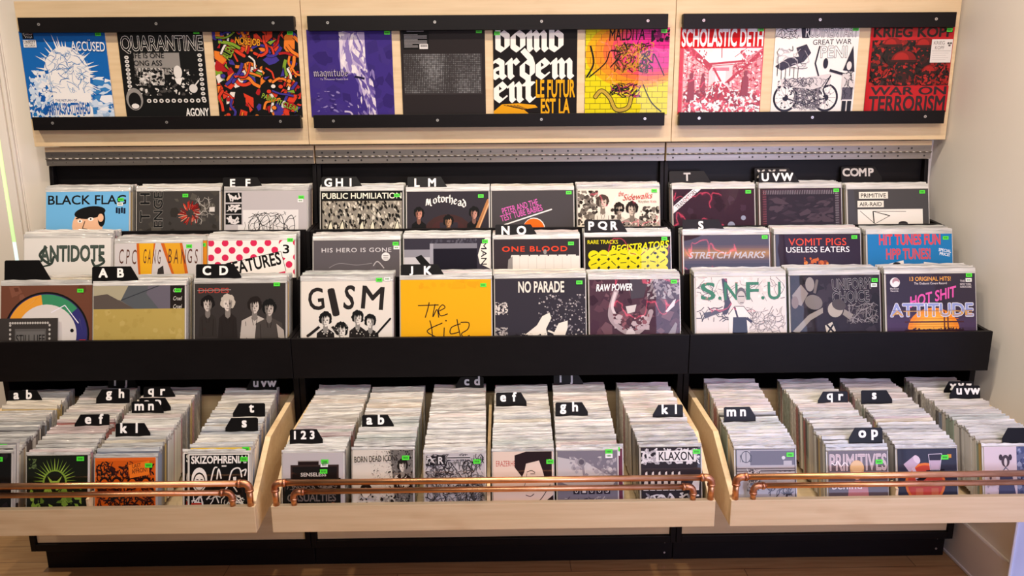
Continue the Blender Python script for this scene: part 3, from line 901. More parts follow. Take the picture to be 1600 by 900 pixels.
def A_hittunes(a):
    a.text('HIT TUNES FUN', .14, 0.005, .86, .125, '#cf4a56', .07); a.text('HPP TUNES!', .22, .175, .74, .295, '#cf4a56', .07); a.text('HPP TUNES!', .22, .175, .74, .295, '#c2525e', .02)
    a.text('SPECIAL', .84, .18, .985, .215, '#eef0f2', .03, 8); a.text('PRICE!', .85, .225, .97, .26, '#eef0f2', .03, 8); a.poly([(.2, .36), (.42, .31), (.43, .4), (.2, .45)], '#e6e2dc'); a.poly([(.66, .33), (.9, .36), (.9, .45), (.66, .45)], '#e6e2dc'); a.ell(.34, .36, .05, .03, '#2a2a30')
def A_still(a):
    a.rect(.28, .18, .80, 1, '#5d5a58'); a.rect(.3, .22, .78, 1, '#6b6866'); a.text('STILL LIFE', .30, .28, .78, .42, '#2a2827', .02)
    rr = random.Random(2)
    for i in range(16): a.ell(.2 + i * .042, .08, .018, .02, '#b8b3ae', inc=.1)
    for i in range(12): a.ell(.2, .12 + i * .075, .018, .022, '#b8b3ae', inc=.1); a.ell(.86, .12 + i * .075, .018, .022, '#b8b3ae', inc=.1)
def A_picdisc(a):
    a.speck(30, (0, 0, 1, 1), .08, ['#6d4638', '#5f3c30', '#7c5142'], 3)
    for r_, c in ((.47, '#17141f'), (.45, '#3b3660'), (.40, '#cfc8c2')): a.ell(.5, .54, r_, r_, c, n=48)
    a.ell(.5, .54, .44, .44, '#e09a3a', n=20, a0=200, a1=262); a.poly([(.5, .54), (.085, .39), (.44, .105)], '#e09a3a'); a.ell(.5, .54, .44, .44, '#3f8a62', n=20, a0=262, a1=320); a.poly([(.5, .54), (.44, .105), (.835, .255)], '#3f8a62')
    a.ell(.5, .54, .44, .44, '#3a3870', n=20, a0=320, a1=375); a.poly([(.5, .54), (.835, .255), (.925, .65)], '#3a3870'); a.ell(.5, .54, .33, .33, '#d5cfcb', n=40); a.rect(.86, .6, .93, .8, '#c23a2e', 0); a.ell(.78, .5, .02, .02, '#1a1620'); a.line([(.55, .3), (.7, .22), (.85, .42)], .01, '#e6e2f0')
def A_roof(a):
    a.poly([(0, 0), (.38, 0), (.30, .16), (0, .11)], '#a79f86'); a.poly([(.38, 0), (.72, 0), (.9, .26), (.45, .26), (.3, .16)], '#565a5e'); a.poly([(0, .11), (.15, .09), (.46, .26), (0, .26)], '#5a514c'); a.poly([(.6, 0), (.86, 0), (.86, .26), (.72, .26), (.58, .09)], '#66616c')
    a.line([(.3, .16), (.72, 0)], .01, '#3a3c42'); a.rect(.84, 0, 1, .26, '#2a2624')
    for v in (.03, .12, .21): a.text('Cruel', .875, v, .97, v + .045, '#ddd7cf', .0, 0, .3)
    a.rect(0, .255, 1, 1, '#b09a56'); a.speck(60, (0, .26, 1, .9), .04, ['#b39d5a', '#ab9552', '#b8a260'], 3)
def A_diodes(a):
    a.text('DIODES', .045, .05, .375, .105, '#a8423a', .03); a.line([(.03, .075), (.4, .07)], .008, '#8d8480')
    for u, t, s, h, sk, bd in ((.145, .13, .10, '#231f1e', '#bdb2aa', '#363230'), (.365, .12, .105, '#b8aea2', '#cfc4ba', '#2e2a29'), (.66, .15, .105, '#2a2625', '#c4b9b0', '#b3aaa1'), (.82, .18, .105, '#1d1a19', '#b3a8a0', '#47423f')):
        a.figure(u, t, s, h, sk, bd, '#2b2625', 1.35 if u > .6 else .9)
    a.poly([(.58, .45), (.5, .55), (.6, .62), (.66, .5)], '#b3aaa1'); a.poly([(.9, .45), (.98, .52), (.99, .62), (.92, .6)], '#a59b92')
def A_gism(a):
    a.text('G', .08, .075, .245, .315, '#2e2b2a', .035, -6); a.text('I', .335, .095, .375, .37, '#2e2b2a', .10, -12); a.text('S', .475, .05, .585, .31, '#2e2b2a', .035, 6); a.text('M', .67, .065, .905, .31, '#2e2b2a', .035, 5)
    for u, t, s in ((.265, .335, .095), (.44, .45, .1), (.62, .325, .09), (.76, .365, .088)): a.figure(u, t, s, '#1d1a1a', '#d9d2c8', '#2a2726', '#1d1a1a', 1.0)
    a.line([(.2, .5), (.1, .58), (.07, .6)], .03, '#2a2726'); a.line([(.34, .5), (.40, .58)], .03, '#2a2726'); a.line([(.80, .62), (.98, .42)], .022, '#221f1f'); a.speck(50, (.18, .48, .82, .64), .008, ['#cfc8be'], 4); a.rect(.03, .62, .13, .645, '#1c1a1a')
def A_kids(a):
    W_ = .011; c = '#2b1d12'
    a.smooth([(.19, .285), (.30, .283), (.42, .28)], W_, c); a.smooth([(.315, .25), (.30, .32), (.27, .42)], W_, c); a.smooth([(.38, .27), (.355, .41), (.40, .33), (.42, .42)], W_, c)
    a.smooth([(.43, .345), (.49, .31), (.46, .28), (.42, .33), (.44, .40), (.52, .38)], W_, c); a.smooth([(.32, .45), (.34, .53), (.35, .64)], W_, c); a.smooth([(.46, .48), (.29, .565), (.40, .64)], W_, c)
    a.smooth([(.48, .53), (.475, .63)], W_, c); a.ell(.50, .455, .009, .009, c); a.smooth([(.66, .49), (.56, .53), (.55, .60), (.65, .58)], W_, c); a.smooth([(.62, .44), (.64, .55), (.66, .64)], W_, c); a.smooth([(.66, .475), (.75, .48), (.74, .55), (.67, .60), (.70, .64), (.76, .62)], W_, c)
    a.speck(20, (.2, 0, .9, .1), .05, ['#dca012', '#d99c10'], 3)
def A_parade(a):
    a.text('NO PARADE', .26, .035, .765, .155, '#e0d8ca', .05)
    a.speck(260, (.48, .18, 1, .65), .013, ['#8d868a', '#5f5a60', '#b8b0ae', '#3a373e'], 3); a.speck(70, (0, .26, .14, .40), .014, ['#b3aba6', '#d8d0c6'], 5); a.speck(70, (0, .54, .14, .64), .014, ['#8d8682', '#b3aba6'], 6)
    a.poly([(.33, .62), (.46, .52), (.52, .42), (.60, .38), (.62, .44), (.56, .56), (.58, .66), (.36, .66)], '#e2dacb'); a.poly([(.64, .62), (.70, .50), (.80, .47), (.80, .55), (.76, .66), (.66, .66)], '#e2dacb'); a.line([(.58, .58), (.68, .62)], .02, '#e2dacb')
    a.speck(40, (.2, .61, .6, .66), .012, ['#d0c8bc', '#2a282c'], 8)
def A_rawpower(a):
    a.speck(90, (0, 0, 1, .7), .07, ['#4a3440', '#5c414b', '#3c2b35', '#6d5058'], 6); a.poly([(.45, 0), (.66, 0), (.6, .2), (.46, .22)], '#4b464e'); a.speck(120, (.64, 0, 1, .22), .02, ['#857a80', '#4d4048', '#a39a9e'], 3, 2)
    a.text('RAW POWER', .075, .05, .475, .125, '#f0ecea', .06, -1, .2)
    a.smooth([(.30, .12), (.24, .30), (.24, .44), (.36, .56), (.50, .60), (.62, .50), (.68, .36)], .055, '#a39296'); a.smooth([(.29, .14), (.25, .30), (.30, .42)], .03, '#cfc0c2'); a.poly([(.40, .30), (.52, .28), (.50, .36), (.42, .38)], '#c7bdbb')
    a.speck(60, (.26, .38, .66, .56), .03, ['#8a5a62', '#b5a3a6', '#5d4048'], 4)
    a.poly([(.84, .36), (.93, .24), (.96, .22), (.94, .30), (.86, .37)], '#cfc9ca'); a.poly([(.86, .62), (.95, .48), (.97, .50), (.94, .64)], '#8d8488'); a.ell(.45, .6, .05, .05, '#cbbfc0')
def A_snfu(a):
    a.speck(60, (0, 0, 1, .25), .03, ['#c9beb4', '#d5cbc2', '#e0d6cc'], 2); a.scrib(36, (0, 0, 1, .28), .005, ['#4a4240'], 3, 5, .05); a.scrib(60, (.5, .33, 1, .65), .005, ['#8f857c', '#6d645d'], 4, 6, .04); a.scrib(24, (0, .33, .42, .5), .008, ['#3a3538'], 6, 5, .05)
    a.poly([(.29, .02), (.35, .02), (.36, .22), (.40, .30), (.34, .42), (.29, .42), (.32, .30)], '#33303a'); a.poly([(.08, .4), (.30, .36), (.32, .38), (.1, .46)], '#4a464e')
    for s, u0, u1 in (('S', .06, .215), ('.', .25, .285), ('N', .32, .465), ('F', .565, .70), ('.', .73, .765), ('U', .805, .945)): a.text(s, u0, .065 if s != '.' else .22, u1, .255, '#0e6a40', .03 if s != '.' else .01)
    a.poly([(.36, .64), (.36, .42), (.43, .33), (.53, .33), (.60, .42), (.60, .52), (.58, .64)], '#ddd3c8'); a.line([(.36, .42), (.43, .33), (.53, .33), (.60, .42)], .007, '#3a3432'); a.poly([(.40, .64), (.41, .45), (.56, .45), (.57, .64)], '#262430'); a.line([(.43, .34), (.46, .45)], .02, '#2a2230'); a.line([(.56, .46), (.61, .5)], .03, '#2a2230')
    a.ell(.505, .205, .055, .085, '#57504c'); a.ell(.505, .235, .047, .075, '#b9aea4'); a.line([(.47, .22), (.54, .22)], .012, '#3c3532'); a.line([(.49, .29), (.53, .29)], .008, '#3c3532')
def A_uniform(a):
    a.speck(60, (0, 0, 1, .7), .08, ['#2d272a', '#373034', '#241f22'], 3)
    for s, v in (('UNIFORM', .04), ('CHOICE', .18)): a.text(s, .47, v, .90 if s == 'UNIFORM' else .88, v + .12, '#1a1618', .02, -2, out='#b5aeac', outw=.045)
    a.ell(.22, .1, .05, .08, '#8d8680'); a.poly([(.02, .22), (.12, .1), (.2, .2), (.12, .34), (.03, .3)], '#8a807a'); a.ell(.26, .30, .10, .08, '#77706a', 20); a.poly([(.02, .62), (.2, .44), (.36, .36), (.36, .42), (.22, .50), (.08, .65)], '#928a80')
    a.ell(.50, .38, .085, .09, '#a89f92', 20); a.ell(.54, .33, .08, .06, '#4a4442', 20); a.poly([(.60, .38), (.70, .44), (.66, .50), (.58, .44)], '#8d857b'); a.poly([(.38, .56), (.46, .52), (.50, .62), (.40, .66)], '#c4bbaa'); a.line([(.40, .55), (.48, .64)], .02, '#1a1717'); a.line([(.47, .55), (.41, .64)], .02, '#1a1717')
    a.scrib(60, (.62, .3, .98, .55), .006, ['#6d6664', '#8d8684'], 5); a.ell(.05, .3, .04, .07, '#7a6a64'); a.line([(.27, .2), (.3, .06)], .03, '#6d645e')
def A_attitude(a):
    for i in range(8): a.rect(0, .35 + i * .05, 1, 1, ['#3c3446', '#40364c', '#443850', '#483a54', '#4a3a56', '#463650', '#42344c', '#3e3048'][i], inc=.3)
    a.text('13 ORIGINAL HITS!', .265, .035, .725, .08, '#e2a14a', .03); a.text('The Outburst Covers Record', .315, .095, .68, .12, '#d8d0d0', .02)
    a.ell(.10, .095, .055, .055, '#e6dedc'); a.ell(.11, .085, .04, .04, '#a8838a'); a.ell(.115, .11, .035, .03, '#e6dedc'); a.text('Blackout', .045, .155, .14, .173, '#d8d0d0', .02); a.text('Records', .05, .18, .135, .198, '#d8d0d0', .02)
    for v, s in ((.075, 'THE BEST'), (.11, 'NEW YORK'), (.14, 'HARDCORE')): a.text(s, .83, v, .955, v + .022, '#d8d0d0', .02)
    a.ell(.52, .63, .29, .25, '#e8862e', n=36)
    for i in range(9): a.ell(.52, .62, .28 - i * .02, .23 - i * .015, ['#ea8c30', '#ee9834', '#f0a23a', '#f2ac40'][min(3, i // 2)], n=36, inc=.4)
    for i in range(5): a.rect(.25, .50 + i * .03, .80, .506 + i * .03, '#c9682a')
    a.rect(.2, .53, .86, .545, '#4a2c34'); a.rect(.635, .42, .65, .66, '#5d3436'); a.rect(.675, .42, .69, .66, '#5d3436'); a.rect(.635, .48, .69, .49, '#5d3436'); a.rect(.2, .62, .86, .70, '#33222e'); a.speck(50, (.2, .6, .86, .64), .014, ['#33222e'], 3)
    a.text('HOT SHIT', .245, .20, .80, .315, '#d95aa4', .05, -13, .35); a.text('ATTITUDE', .045, .335, .965, .475, '#8d98c8', .05, out='#ece8ea', outw=.085)
    vs = a.k; a.rect(.05, .408, .96, .412, '#6d4a3c'); a.text('ATTITUDE', .055, .415, .955, .468, '#c99a5c', .03)

# display covers
def A_spiky(a):
    a.rect(0, .0, 1, 1, '#0f63ad')
    rr = random.Random(8)
    a.speck(90, (.02, .45, .34, 1), .05, ['#e4e6ea', '#c4d4e6', '#0f63ad'], 3); a.speck(60, (.6, .52, 1, 1), .05, ['#e4e6ea', '#c4d4e6', '#3a7cba'], 4, 2.4, 0)
    for i in range(70):
        t = rr.uniform(0, 6.28); L = rr.uniform(.30, .46)
        a.poly([(.50 + .22 * math.cos(t - .06), .48 + .26 * math.sin(t - .06)), (.50 + L * .95 * math.cos(t), .48 + L * 1.05 * math.sin(t)), (.50 + .22 * math.cos(t + .06), .48 + .26 * math.sin(t + .06))], '#e8e6e4', .05)
    a.k += 1; a.ell(.50, .50, .27, .33, '#e8e6e4'); a.speck(60, (.02, .44, .30, .98), .03, ['#e4e6ea', '#1058a4', '#c4d4e6'], 33, 1.5); a.scrib(110, (.24, .2, .76, .9), .005, ['#4a80b8', '#1f68ac', '#9db8d4'], 5, 3, .05)
    a.rect(.3, .7, .75, 1, '#e8e6e4'); a.speck(60, (.0, .8, 1, 1), .03, ['#d8e0ea', '#9db8d4', '#2a70b0'], 7)
    a.text('ACCÜSED', .59, .095, .985, .225, '#e8e6e4', .02, 2, out='#1c58a0', outw=.07); a.text('MARTHA SPLATTERHEAD', .2, .82, .72, .95, '#1257a2', .06, -1); a.text('THE RETURN OF...', .32, .775, .6, .80, '#24508a', .02)
    a.rect(.04, .01, .17, .085, '#15161a'); a.text('Colour', .05, .018, .16, .045, '#d8d8d8', .0); a.text('Vinyl', .065, .052, .15, .08, '#d8d8d8', .0); a.rect(.04, .095, .19, .18, '#dedcda'); a.text('UNREST', .05, .105, .18, .14, '#15161a', .03); a.text('RECORDS', .055, .148, .175, .172, '#15161a', .02)
def A_quarantine(a):
    a.text('QUARANTINE', .03, .06, .985, .255, '#121112', .01, 0, 0, '#e6e2dc', .045)
    a.rect(.16, .25, .70, .50, '#8d8984'); a.rect(.18, .42, .5, .62, '#b3afa9'); a.speck(260, (.15, .44, .86, .74), .018, ['#121112', '#1c1a1a', '#4a4745', '#d5d1cb', '#121112'], 3, 1.6)
    for s, v, u1 in (('LIFE IS ONE', .25, .52), ('LONG ASS', .335, .49), ('QUARANTINE', .42, .66)): a.text(s, .12, v, u1, v + .06, '#1c1a1a', .02)
    a.ell(.665, .47, .05, .075, '#d8d4ce'); a.poly([(.62, .55), (.72, .53), (.68, .62), (.64, .60)], '#e2ded8'); a.ell(.83, .66, .05, .05, '#cfcbc5'); a.line([(.84, .64), (.90, .57)], .015, '#cfcbc5')
    for i in range(10): a.ell(.08, .30 + i * .047, .026, .02, '#d5d1cb', inc=.05); a.ell(.94, .28 + i * .055, .026, .02, '#d5d1cb', inc=.05); a.ell(.29 + i * .073, .80, .026, .024, '#d5d1cb', inc=.05)
    a.k += 1
    for i in range(10): a.rect(.07, .295 + i * .047, .09, .305 + i * .047, '#2a2828', inc=.05); a.rect(.93, .275 + i * .055, .95, .285 + i * .055, '#2a2828', inc=.05); a.rect(.28 + i * .073, .79, .30 + i * .073, .81, '#2a2828', inc=.05)
    a.ell(.12, .78, .10, .13, '#8d8984'); a.ell(.12, .80, .075, .10, '#1c1a1a'); a.ell(.12, .86, .045, .03, '#e0dcd6'); a.text('AGONY', .715, .89, .985, .985, '#e8e4de', .05)
def A_abstract(a):
    cs = ['#d0402c', '#443a8c', '#e07a30', '#443a8c', '#d0402c', '#e0d8ce', '#a8282a', '#e07a30', '#7a9a34']
    a.speck(90, (0, 0, 1, 1), .06, cs + ['#151216', '#151216'], 5, 1.8); rr = random.Random(4)
    for i in range(46):
        u, v, t = rr.random(), rr.random(), rr.uniform(0, 6.28)
        pts = [(u, v)]
        for j in range(3): t += rr.uniform(-1.1, 1.1); u += .085 * math.cos(t); v += .085 * math.sin(t); pts.append((u, v))
        w_ = rr.uniform(.018, .038); a.smooth(pts, w_ + .012, '#120f14', 3); a.smooth(pts, w_, rr.choice(cs), 3)
    for i in range(26):
        u, v, t, s = rr.random(), rr.random(), rr.uniform(0, 6.28), rr.uniform(.03, .06)
        ps = [(u + s * math.cos(t + q), v + s * math.sin(t + q)) for q in (0, 2.0, 2.9)]; a.poly([(u + (x - u) * 1.3, v + (y - v) * 1.3) for x, y in ps], '#120f14'); a.poly(ps, rr.choice(cs))
    for i in range(9): u, v = rr.random(), rr.random(); a.ell(u, v, .035, .03, '#120f14'); a.ell(u, v, .026, .022, rr.choice(cs))
    a.text('ALIEN', .10, .20, .26, .30, '#8aa83a', .03, -60, out='#151216', outw=.08); a.text('NOSEJOB', .27, .09, .56, .19, '#e2982a', .03, 6, out='#151216', outw=.08); a.text('PAINT IT CLEAR', .52, .80, .97, .86, '#8aa83a', .03, 22, out='#151216', outw=.08)
def A_waterfall(a):
    a.speck(60, (0, 0, 1, 1), .1, ['#3c3070', '#43357a', '#372b68'], 2)
    a.poly([(.40, 0), (.56, .02), (.66, .2), (.70, .45), (.76, .75), (.80, 1), (.70, 1), (.62, .7), (.52, .5), (.40, .55), (.36, .3)], '#6a5a9c'); a.poly([(.42, .02), (.55, .05), (.64, .25), (.66, .5), (.74, 1), (.70, 1), (.58, .55), (.50, .35), (.40, .3)], '#c0b2cc')
    a.speck(110, (.38, .03, .68, .5), .03, ['#e6dcde', '#b3a4c4', '#8474ac', '#d5cad6'], 5, 3.4, 78); a.speck(50, (.56, .45, .78, 1), .02, ['#d5cad6', '#8474ac', '#5c4c90'], 6, 3.4, 75)
    a.speck(30, (.05, .7, .6, .95), .012, ['#8a7cb4', '#584a8c'], 8, 2.4, 10); a.smooth([(.4, .94), (.47, .95), (.5, 1)], .02, '#c0b2cc'); a.rect(.54, .535, .66, .56, '#251d3c', 12)
    e = a.black('magnitude', .06, .535, .055, '#14101c', 1.1, .30); a.black('magnitude', .057, .530, .055, '#c4b8cc', 1.1, .13); a.text('To Whatever Fateful End', .13, .555, .46, .575, '#b8acc8', .0)
def A_halftone(a):
    a.rect(.03, .28, .96, .75, '#3a3636'); rr = random.Random(3)
    for j in range(22):
        for i in range(44):
            u, v = .04 + i * .0208, .29 + j * .0207
            b_ = .5 + .3 * math.sin(u * 9 + 1) * math.cos(v * 7) + .3 * math.exp(-((u - .72) ** 2 + (v - .5) ** 2) * 30) - .35 * math.exp(-((u - .58) ** 2) * 120) + rr.uniform(-.2, .2)
            g = max(0, min(1, b_)); s = .0035 + .0055 * g; hx = '%02x' % int(70 + 70 * g); a.rect(u - s, v - s, u + s, v + s, '#' + hx * 3, inc=0)
    a.k += 1; a.rect(.03, .0, .34, .23, '#141213')
    for i in range(11): a.rect(.045, .06 + i * .014, .045 + .27 * (1 if i % 4 else .6) * (.6 if i > 7 else 1), .066 + i * .014, '#9a9696', inc=.02)
    a.rect(.08, .018, .28, .03, '#8d8989'); a.rect(.225, .17, .325, .225, '#dcd8d4')
    for i in range(14): a.rect(.235 + i * .006, .178, .2375 + i * .006 + (i % 3) * .001, .205, '#1a1818', inc=.02)
def A_bombard(a):
    a.black('bomb', .04, .245, .20, '#ece6dc', 1.18, .34); a.black('ardem', -.02, .56, .20, '#ece6dc', 1.22, .34); a.black('ent', .02, .83, .20, '#ece6dc', 1.15, .34)
    for s, u0, u1, v0, v1 in (('LE FUTUR', .51, .975, .595, .79), ('EST LA', .57, .915, .81, .99)): a.text(s, u0, v0, u1, v1, '#e0a21c', .05)
    a.poly([(0, .95), (.1, .87), (.3, .86), (.5, .88), (.53, .91), (.36, .93), (.42, .98), (.3, 1), (0, 1)], '#d8981e')
    for i in range(5): a.line([(.12 + i * .04, .88), (.30 + i * .05, .92 + i * .012)], .006, '#2a2018')
def A_bricks(a):
    for i in range(26): a.ell(.62 + .012 * i, .30 - .004 * i, .62 - i * .014, .40 - i * .008, ['#e2a41e', '#e48a2a', '#e26c3c', '#de4c5c', '#da3c74', '#d23284'][min(5, i // 4)], inc=.4)
    for j in range(15):
        v = j / 15; a.rect(0, v, 1, v + .004, '#3c2a20', inc=.02)
        for i in range(9): a.rect(i / 8 + (j % 2) * .06, v, i / 8 + .004 + (j % 2) * .06, v + 1 / 15, '#3c2a20', inc=.02)
    a.scrib(150, (.34, .16, .82, .52), .010, ['#1d1712', '#4a3a20', '#c48a2e'], 5, 4, .05); a.scrib(60, (.3, .63, .68, .8), .010, ['#1d1712', '#a03a5c'], 7, 4, .05)
    a.smooth([(.12, .80), (.2, .72), (.3, .80), (.38, .94), (.52, .92), (.56, .80)], .055, '#1d1712'); a.smooth([(.12, .80), (.2, .72), (.3, .80), (.38, .94), (.52, .92), (.56, .80)], .038, '#b89a3c')
    a.smooth([(.30, .45), (.42, .3), (.3, .26), (.24, .4), (.05, .56)], .014, '#1d1712'); a.smooth([(.7, .3), (.8, .4), (.82, .3), (.95, .55)], .012, '#1d1712'); a.smooth([(.7, .65), (.8, .85), (.93, .97)], .012, '#1d1712'); a.smooth([(.06, .2), (.10, .4), (.02, .56)], .02, '#1d1712')
    a.text('MALDITA', .28, .005, .70, .14, '#241a1c', .02, -2, .15); a.speck(30, (.78, .02, 1, .16), .03, ['#2a1a28', '#7c2458'], 9)
def A_deth(a):
    d, w_ = '#b01420', '#ece4e0'
    a.text('SCHOLASTIC DETH', .02, .02, .985, .215, '#f0ece8', .06); a.rect(.045, .24, .99, 1, w_)
    a.poly([(.045, .24), (.36, .44), (.36, .74), (.045, .98)], '#e2a9a8'); a.poly([(.99, .24), (.64, .44), (.64, .72), (.99, .95)], '#dc8f90')
    a.rect(.36, .40, .64, .72, '#e8c4c2'); a.rect(.44, .50, .56, .70, w_); a.rect(.40, .46, .60, .50, '#d2707a')
    for i in range(9):
        a.line([(.05, .28 + i * .082), (.36, .47 + i * .03)], .005, d, .05); a.line([(.985, .27 + i * .082), (.64, .47 + i * .028)], .005, d, .05)
    for i in range(7):
        u = .05 + i * .05; a.line([(u, .25 + i * .032), (u, .98 - i * .035)], .005, d, .05); u = .98 - i * .055; a.line([(u, .25 + i * .032), (u, .95 - i * .035)], .005, d, .05)
    a.poly([(.045, .24), (.16, .24), (.40, .44), (.36, .50)], d); a.poly([(.99, .24), (.99, .31), (.60, .64), (.55, .64)], d); a.line([(.36, .42), (.78, .385)], .024, d); a.line([(.37, .445), (.76, .415)], .008, d); a.line([(.41, .46), (.54, .68)], .024, d); a.line([(.5, .24), (.505, .35)], .010, d); a.line([(.66, .34), (.80, .24)], .006, d)
    a.speck(120, (.05, .26, .36, .7), .012, [d, '#d2505a', w_], 14, 2); a.speck(120, (.64, .26, .99, .7), .012, [d, '#d2505a', w_], 15, 2)
    a.speck(420, (.06, .72, .99, 1), .020, [d, w_, '#8a1018', '#d2505a', w_], 4, 2.2); a.poly([(.42, .72), (.5, .62), (.6, .70), (.62, .82), (.44, .84)], '#a8141e'); a.speck(60, (.36, .62, .68, .84), .016, [d, '#8a1018', w_], 18, 2.4)
    for u, v, s in ((.15, .56, .045), (.29, .55, .03), (.80, .53, .042)):
        a.ell(u, v, s * .5, s * .62, '#8a1018'); a.poly([(u - s * 1.1, v + 6.2 * s), (u - s * .85, v + 1.1 * s), (u - s * .3, v + .6 * s), (u + s * .3, v + .6 * s), (u + s * .85, v + 1.1 * s), (u + s * .9, v + 6.2 * s)], '#8a1018'); a.rect(u - s * .8, v - .45 * s, u + s * .8, v - .28 * s, '#8a1018'); a.rect(u - s * .4, v - .85 * s, u + s * .4, v - .4 * s, '#8a1018')
def A_bike(a):
    k_ = '#26232a'
    a.poly([(.3, 0), (.44, 0), (.40, .13), (.32, .13)], '#2a272e'); a.scrib(30, (0, .0, .28, .14), .006, [k_], 2, 4, .05); a.text('RUDIMENTARY', .36, .005, .985, .12, '#efeae6', .0, out=k_, outw=.06); a.text('GREAT WAR', .455, .145, .915, .205, k_, .01, -1); a.text('PENI', .56, .225, .87, .355, '#efeae6', .0, out=k_, outw=.05)
    for u, v in ((.17, .82), (.66, .82)):
        a.ell(u, v, .15, .165, k_, n=28); a.ell(u, v, .125, .138, '#e9e4e0', n=28)
        for i in range(12): a.line([(u, v), (u + .12 * math.cos(i * .52), v + .13 * math.sin(i * .52))], .004, '#6a656c', .02)
        a.ell(u, v, .035, .04, k_)
    a.speck(170, (.06, .62, .72, .94), .012, [k_, '#8d868c', '#d8d2ce', '#e9e4e0'], 31, 2.2); a.line([(.17, .82), (.42, .90), (.66, .82)], .014, k_); a.scrib(120, (.26, .66, .62, .95), .008, [k_, '#7d767c', '#5a545a'], 3, 4, .045)
    a.poly([(.10, .60), (.40, .58), (.70, .54), (.70, .66), (.50, .72), (.30, .70), (.12, .68)], '#cfc8c8'); a.scrib(50, (.12, .58, .7, .7), .007, ['#55505a', '#8d878c', k_], 6, 4, .045); a.line([(.70, .56), (.62, .72), (.66, .82)], .016, k_); a.line([(.54, .22), (.50, .42), (.55, .56)], .018, k_)
    a.poly([(.02, .45), (.16, .36), (.30, .34), (.26, .24), (.38, .2), (.44, .30), (.36, .40), (.24, .44), (.10, .50)], '#3a3640'); a.scrib(30, (.03, .22, .43, .5), .006, ['#b8b2b6', '#16141a'], 7, 4, .05); a.ell(.625, .42, .03, .06, k_); a.line([(.68, .50), (.86, .55)], .03, k_)
    for i in range(6): a.line([(.05 + i * .05, .46), (.05 + i * .05, .56 + (i % 3) * .04)], .007, k_)
    a.poly([(.84, .50), (.94, .22), (.98, .52)], '#2a262c'); a.poly([(.84, .54), (.98, .54), (1, .72), (.84, .72)], '#cfc8c6'); a.ell(.91, .45, .03, .05, '#d8d2ce'); a.rect(.85, .70, .98, .84, '#55505a'); a.rect(.86, .86, .91, 1, '#1d1a20'); a.rect(.925, .86, .975, 1, '#1d1a20'); a.scrib(30, (.84, .5, .98, .85), .006, [k_], 9, 3, .04); a.scrib(24, (.32, .92, .58, .97), .005, ['#7d767c'], 11, 3, .02)
def A_krieg(a):
    a.text('KRIEG KOPF', .04, .01, .975, .125, '#2a2022', .07)
    a.rect(.03, .16, .99, .68, '#3a2a2a'); a.speck(170, (.03, .16, .99, .68), .045, ['#8a2624', '#2c2222', '#a82c2a', '#4a2c2a', '#241c1c'], 6)
    a.speck(420, (.03, .16, .99, .68), .018, ['#8a2624', '#1c1414', '#a82c2a', '#2a1a1a', '#241c1c'], 16, 1.8)
    for u, v, s in ((.27, .22, .11), (.66, .23, .12), (.76, .53, .11), (.42, .40, .15)):
        a.ell(u, v + s * 1.0, s * .85, s * 1.05, '#2a1616'); a.ell(u, v, s, s * .8, '#7c1d1c', a0=180, a1=360); a.ell(u - s * .2, v - s * .1, s * .6, s * .55, '#a02826', a0=180, a1=360); a.rect(u - s * 1.08, v - .012, u + s * 1.08, v + .016, '#3a1616')
        a.speck(26, (u - s * .75, v + .02, u + s * .75, v + s * 1.8), s * .16, ['#6d201e', '#8e2422', '#1c1010'], int(u * 100), 1.8)
        for q in (-1, 1): a.ell(u + q * s * .34, v + s * .5, s * .32, s * .24, '#100a0a', q * 12); a.ell(u + q * s * .28, v + s * .45, s * .1, s * .06, '#8e2422', q * 12)
        a.poly([(u - s * .32, v + s * .95), (u + s * .32, v + s * .95), (u + s * .4, v + s * 1.5), (u, v + s * 1.75), (u - s * .4, v + s * 1.5)], '#3a1a18'); a.ell(u - s * .12, v + s * 1.3, s * .16, s * .17, '#120b0b')
    a.speck(140, (.03, .45, .99, .68), .016, ['#8e2422', '#2a1a1a', '#a82c2a', '#1c1414'], 21, 1.8)
    a.rect(0, .69, 1, 1, '#b4242a'); a.text('WAR ON', .06, .70, .97, .79, '#33282c', .06); a.text('TERRORISM', .05, .81, .97, .985, '#33282c', .06)
    a.rect(.735, .155, .985, .42, '#dad5d0'); a.text('KRIEG', .76, .175, .89, .215, '#8d8884', .03); a.text('KOPF', .78, .23, .89, .27, '#8d8884', .03); a.ell(.935, .2, .014, .012, '#5d5855'); a.ell(.965, .2, .014, .012, '#5d5855'); a.ell(.95, .225, .014, .012, '#5d5855'); a.rect(.75, .285, .97, .29, '#a39e99')
    for i in range(4): a.rect(.755, .31 + i * .025, .95 - (i % 2) * .03, .315 + i * .025, '#b8b3ae', inc=.02)

# singles
def A_dkgreen(a):
    rr = random.Random(2); g = ['#7c9a3e', '#5f7c30', '#94b04a']
    for i in range(17):
        t = R(180 + i * 11.2); a.poly([(.46 + .16 * math.cos(t - .08), .42 + .16 * math.sin(t - .08)), (.46 + .36 * math.cos(t), .42 + .38 * math.sin(t)), (.46 + .16 * math.cos(t + .08), .42 + .16 * math.sin(t + .08))], g[i % 3], .1)
    a.ell(.46, .44, .2, .2, '#7c9a3e'); a.ell(.46, .44, .17, .18, '#23261f'); a.speck(60, (.05, .45, .9, 1), .05, g + ['#23261f'], 4, 1.8); a.poly([(.34, .34), (.42, .42), (.5, .42), (.58, .34), (.52, .48), (.4, .48)], '#94b04a'); a.speck(24, (.03, .05, .16, .22), .02, ['#5a6a44'], 6); a.poly([(.33, .5), (.46, .7), (.6, .5), (.5, .62), (.42, .62)], '#7c9a3e')
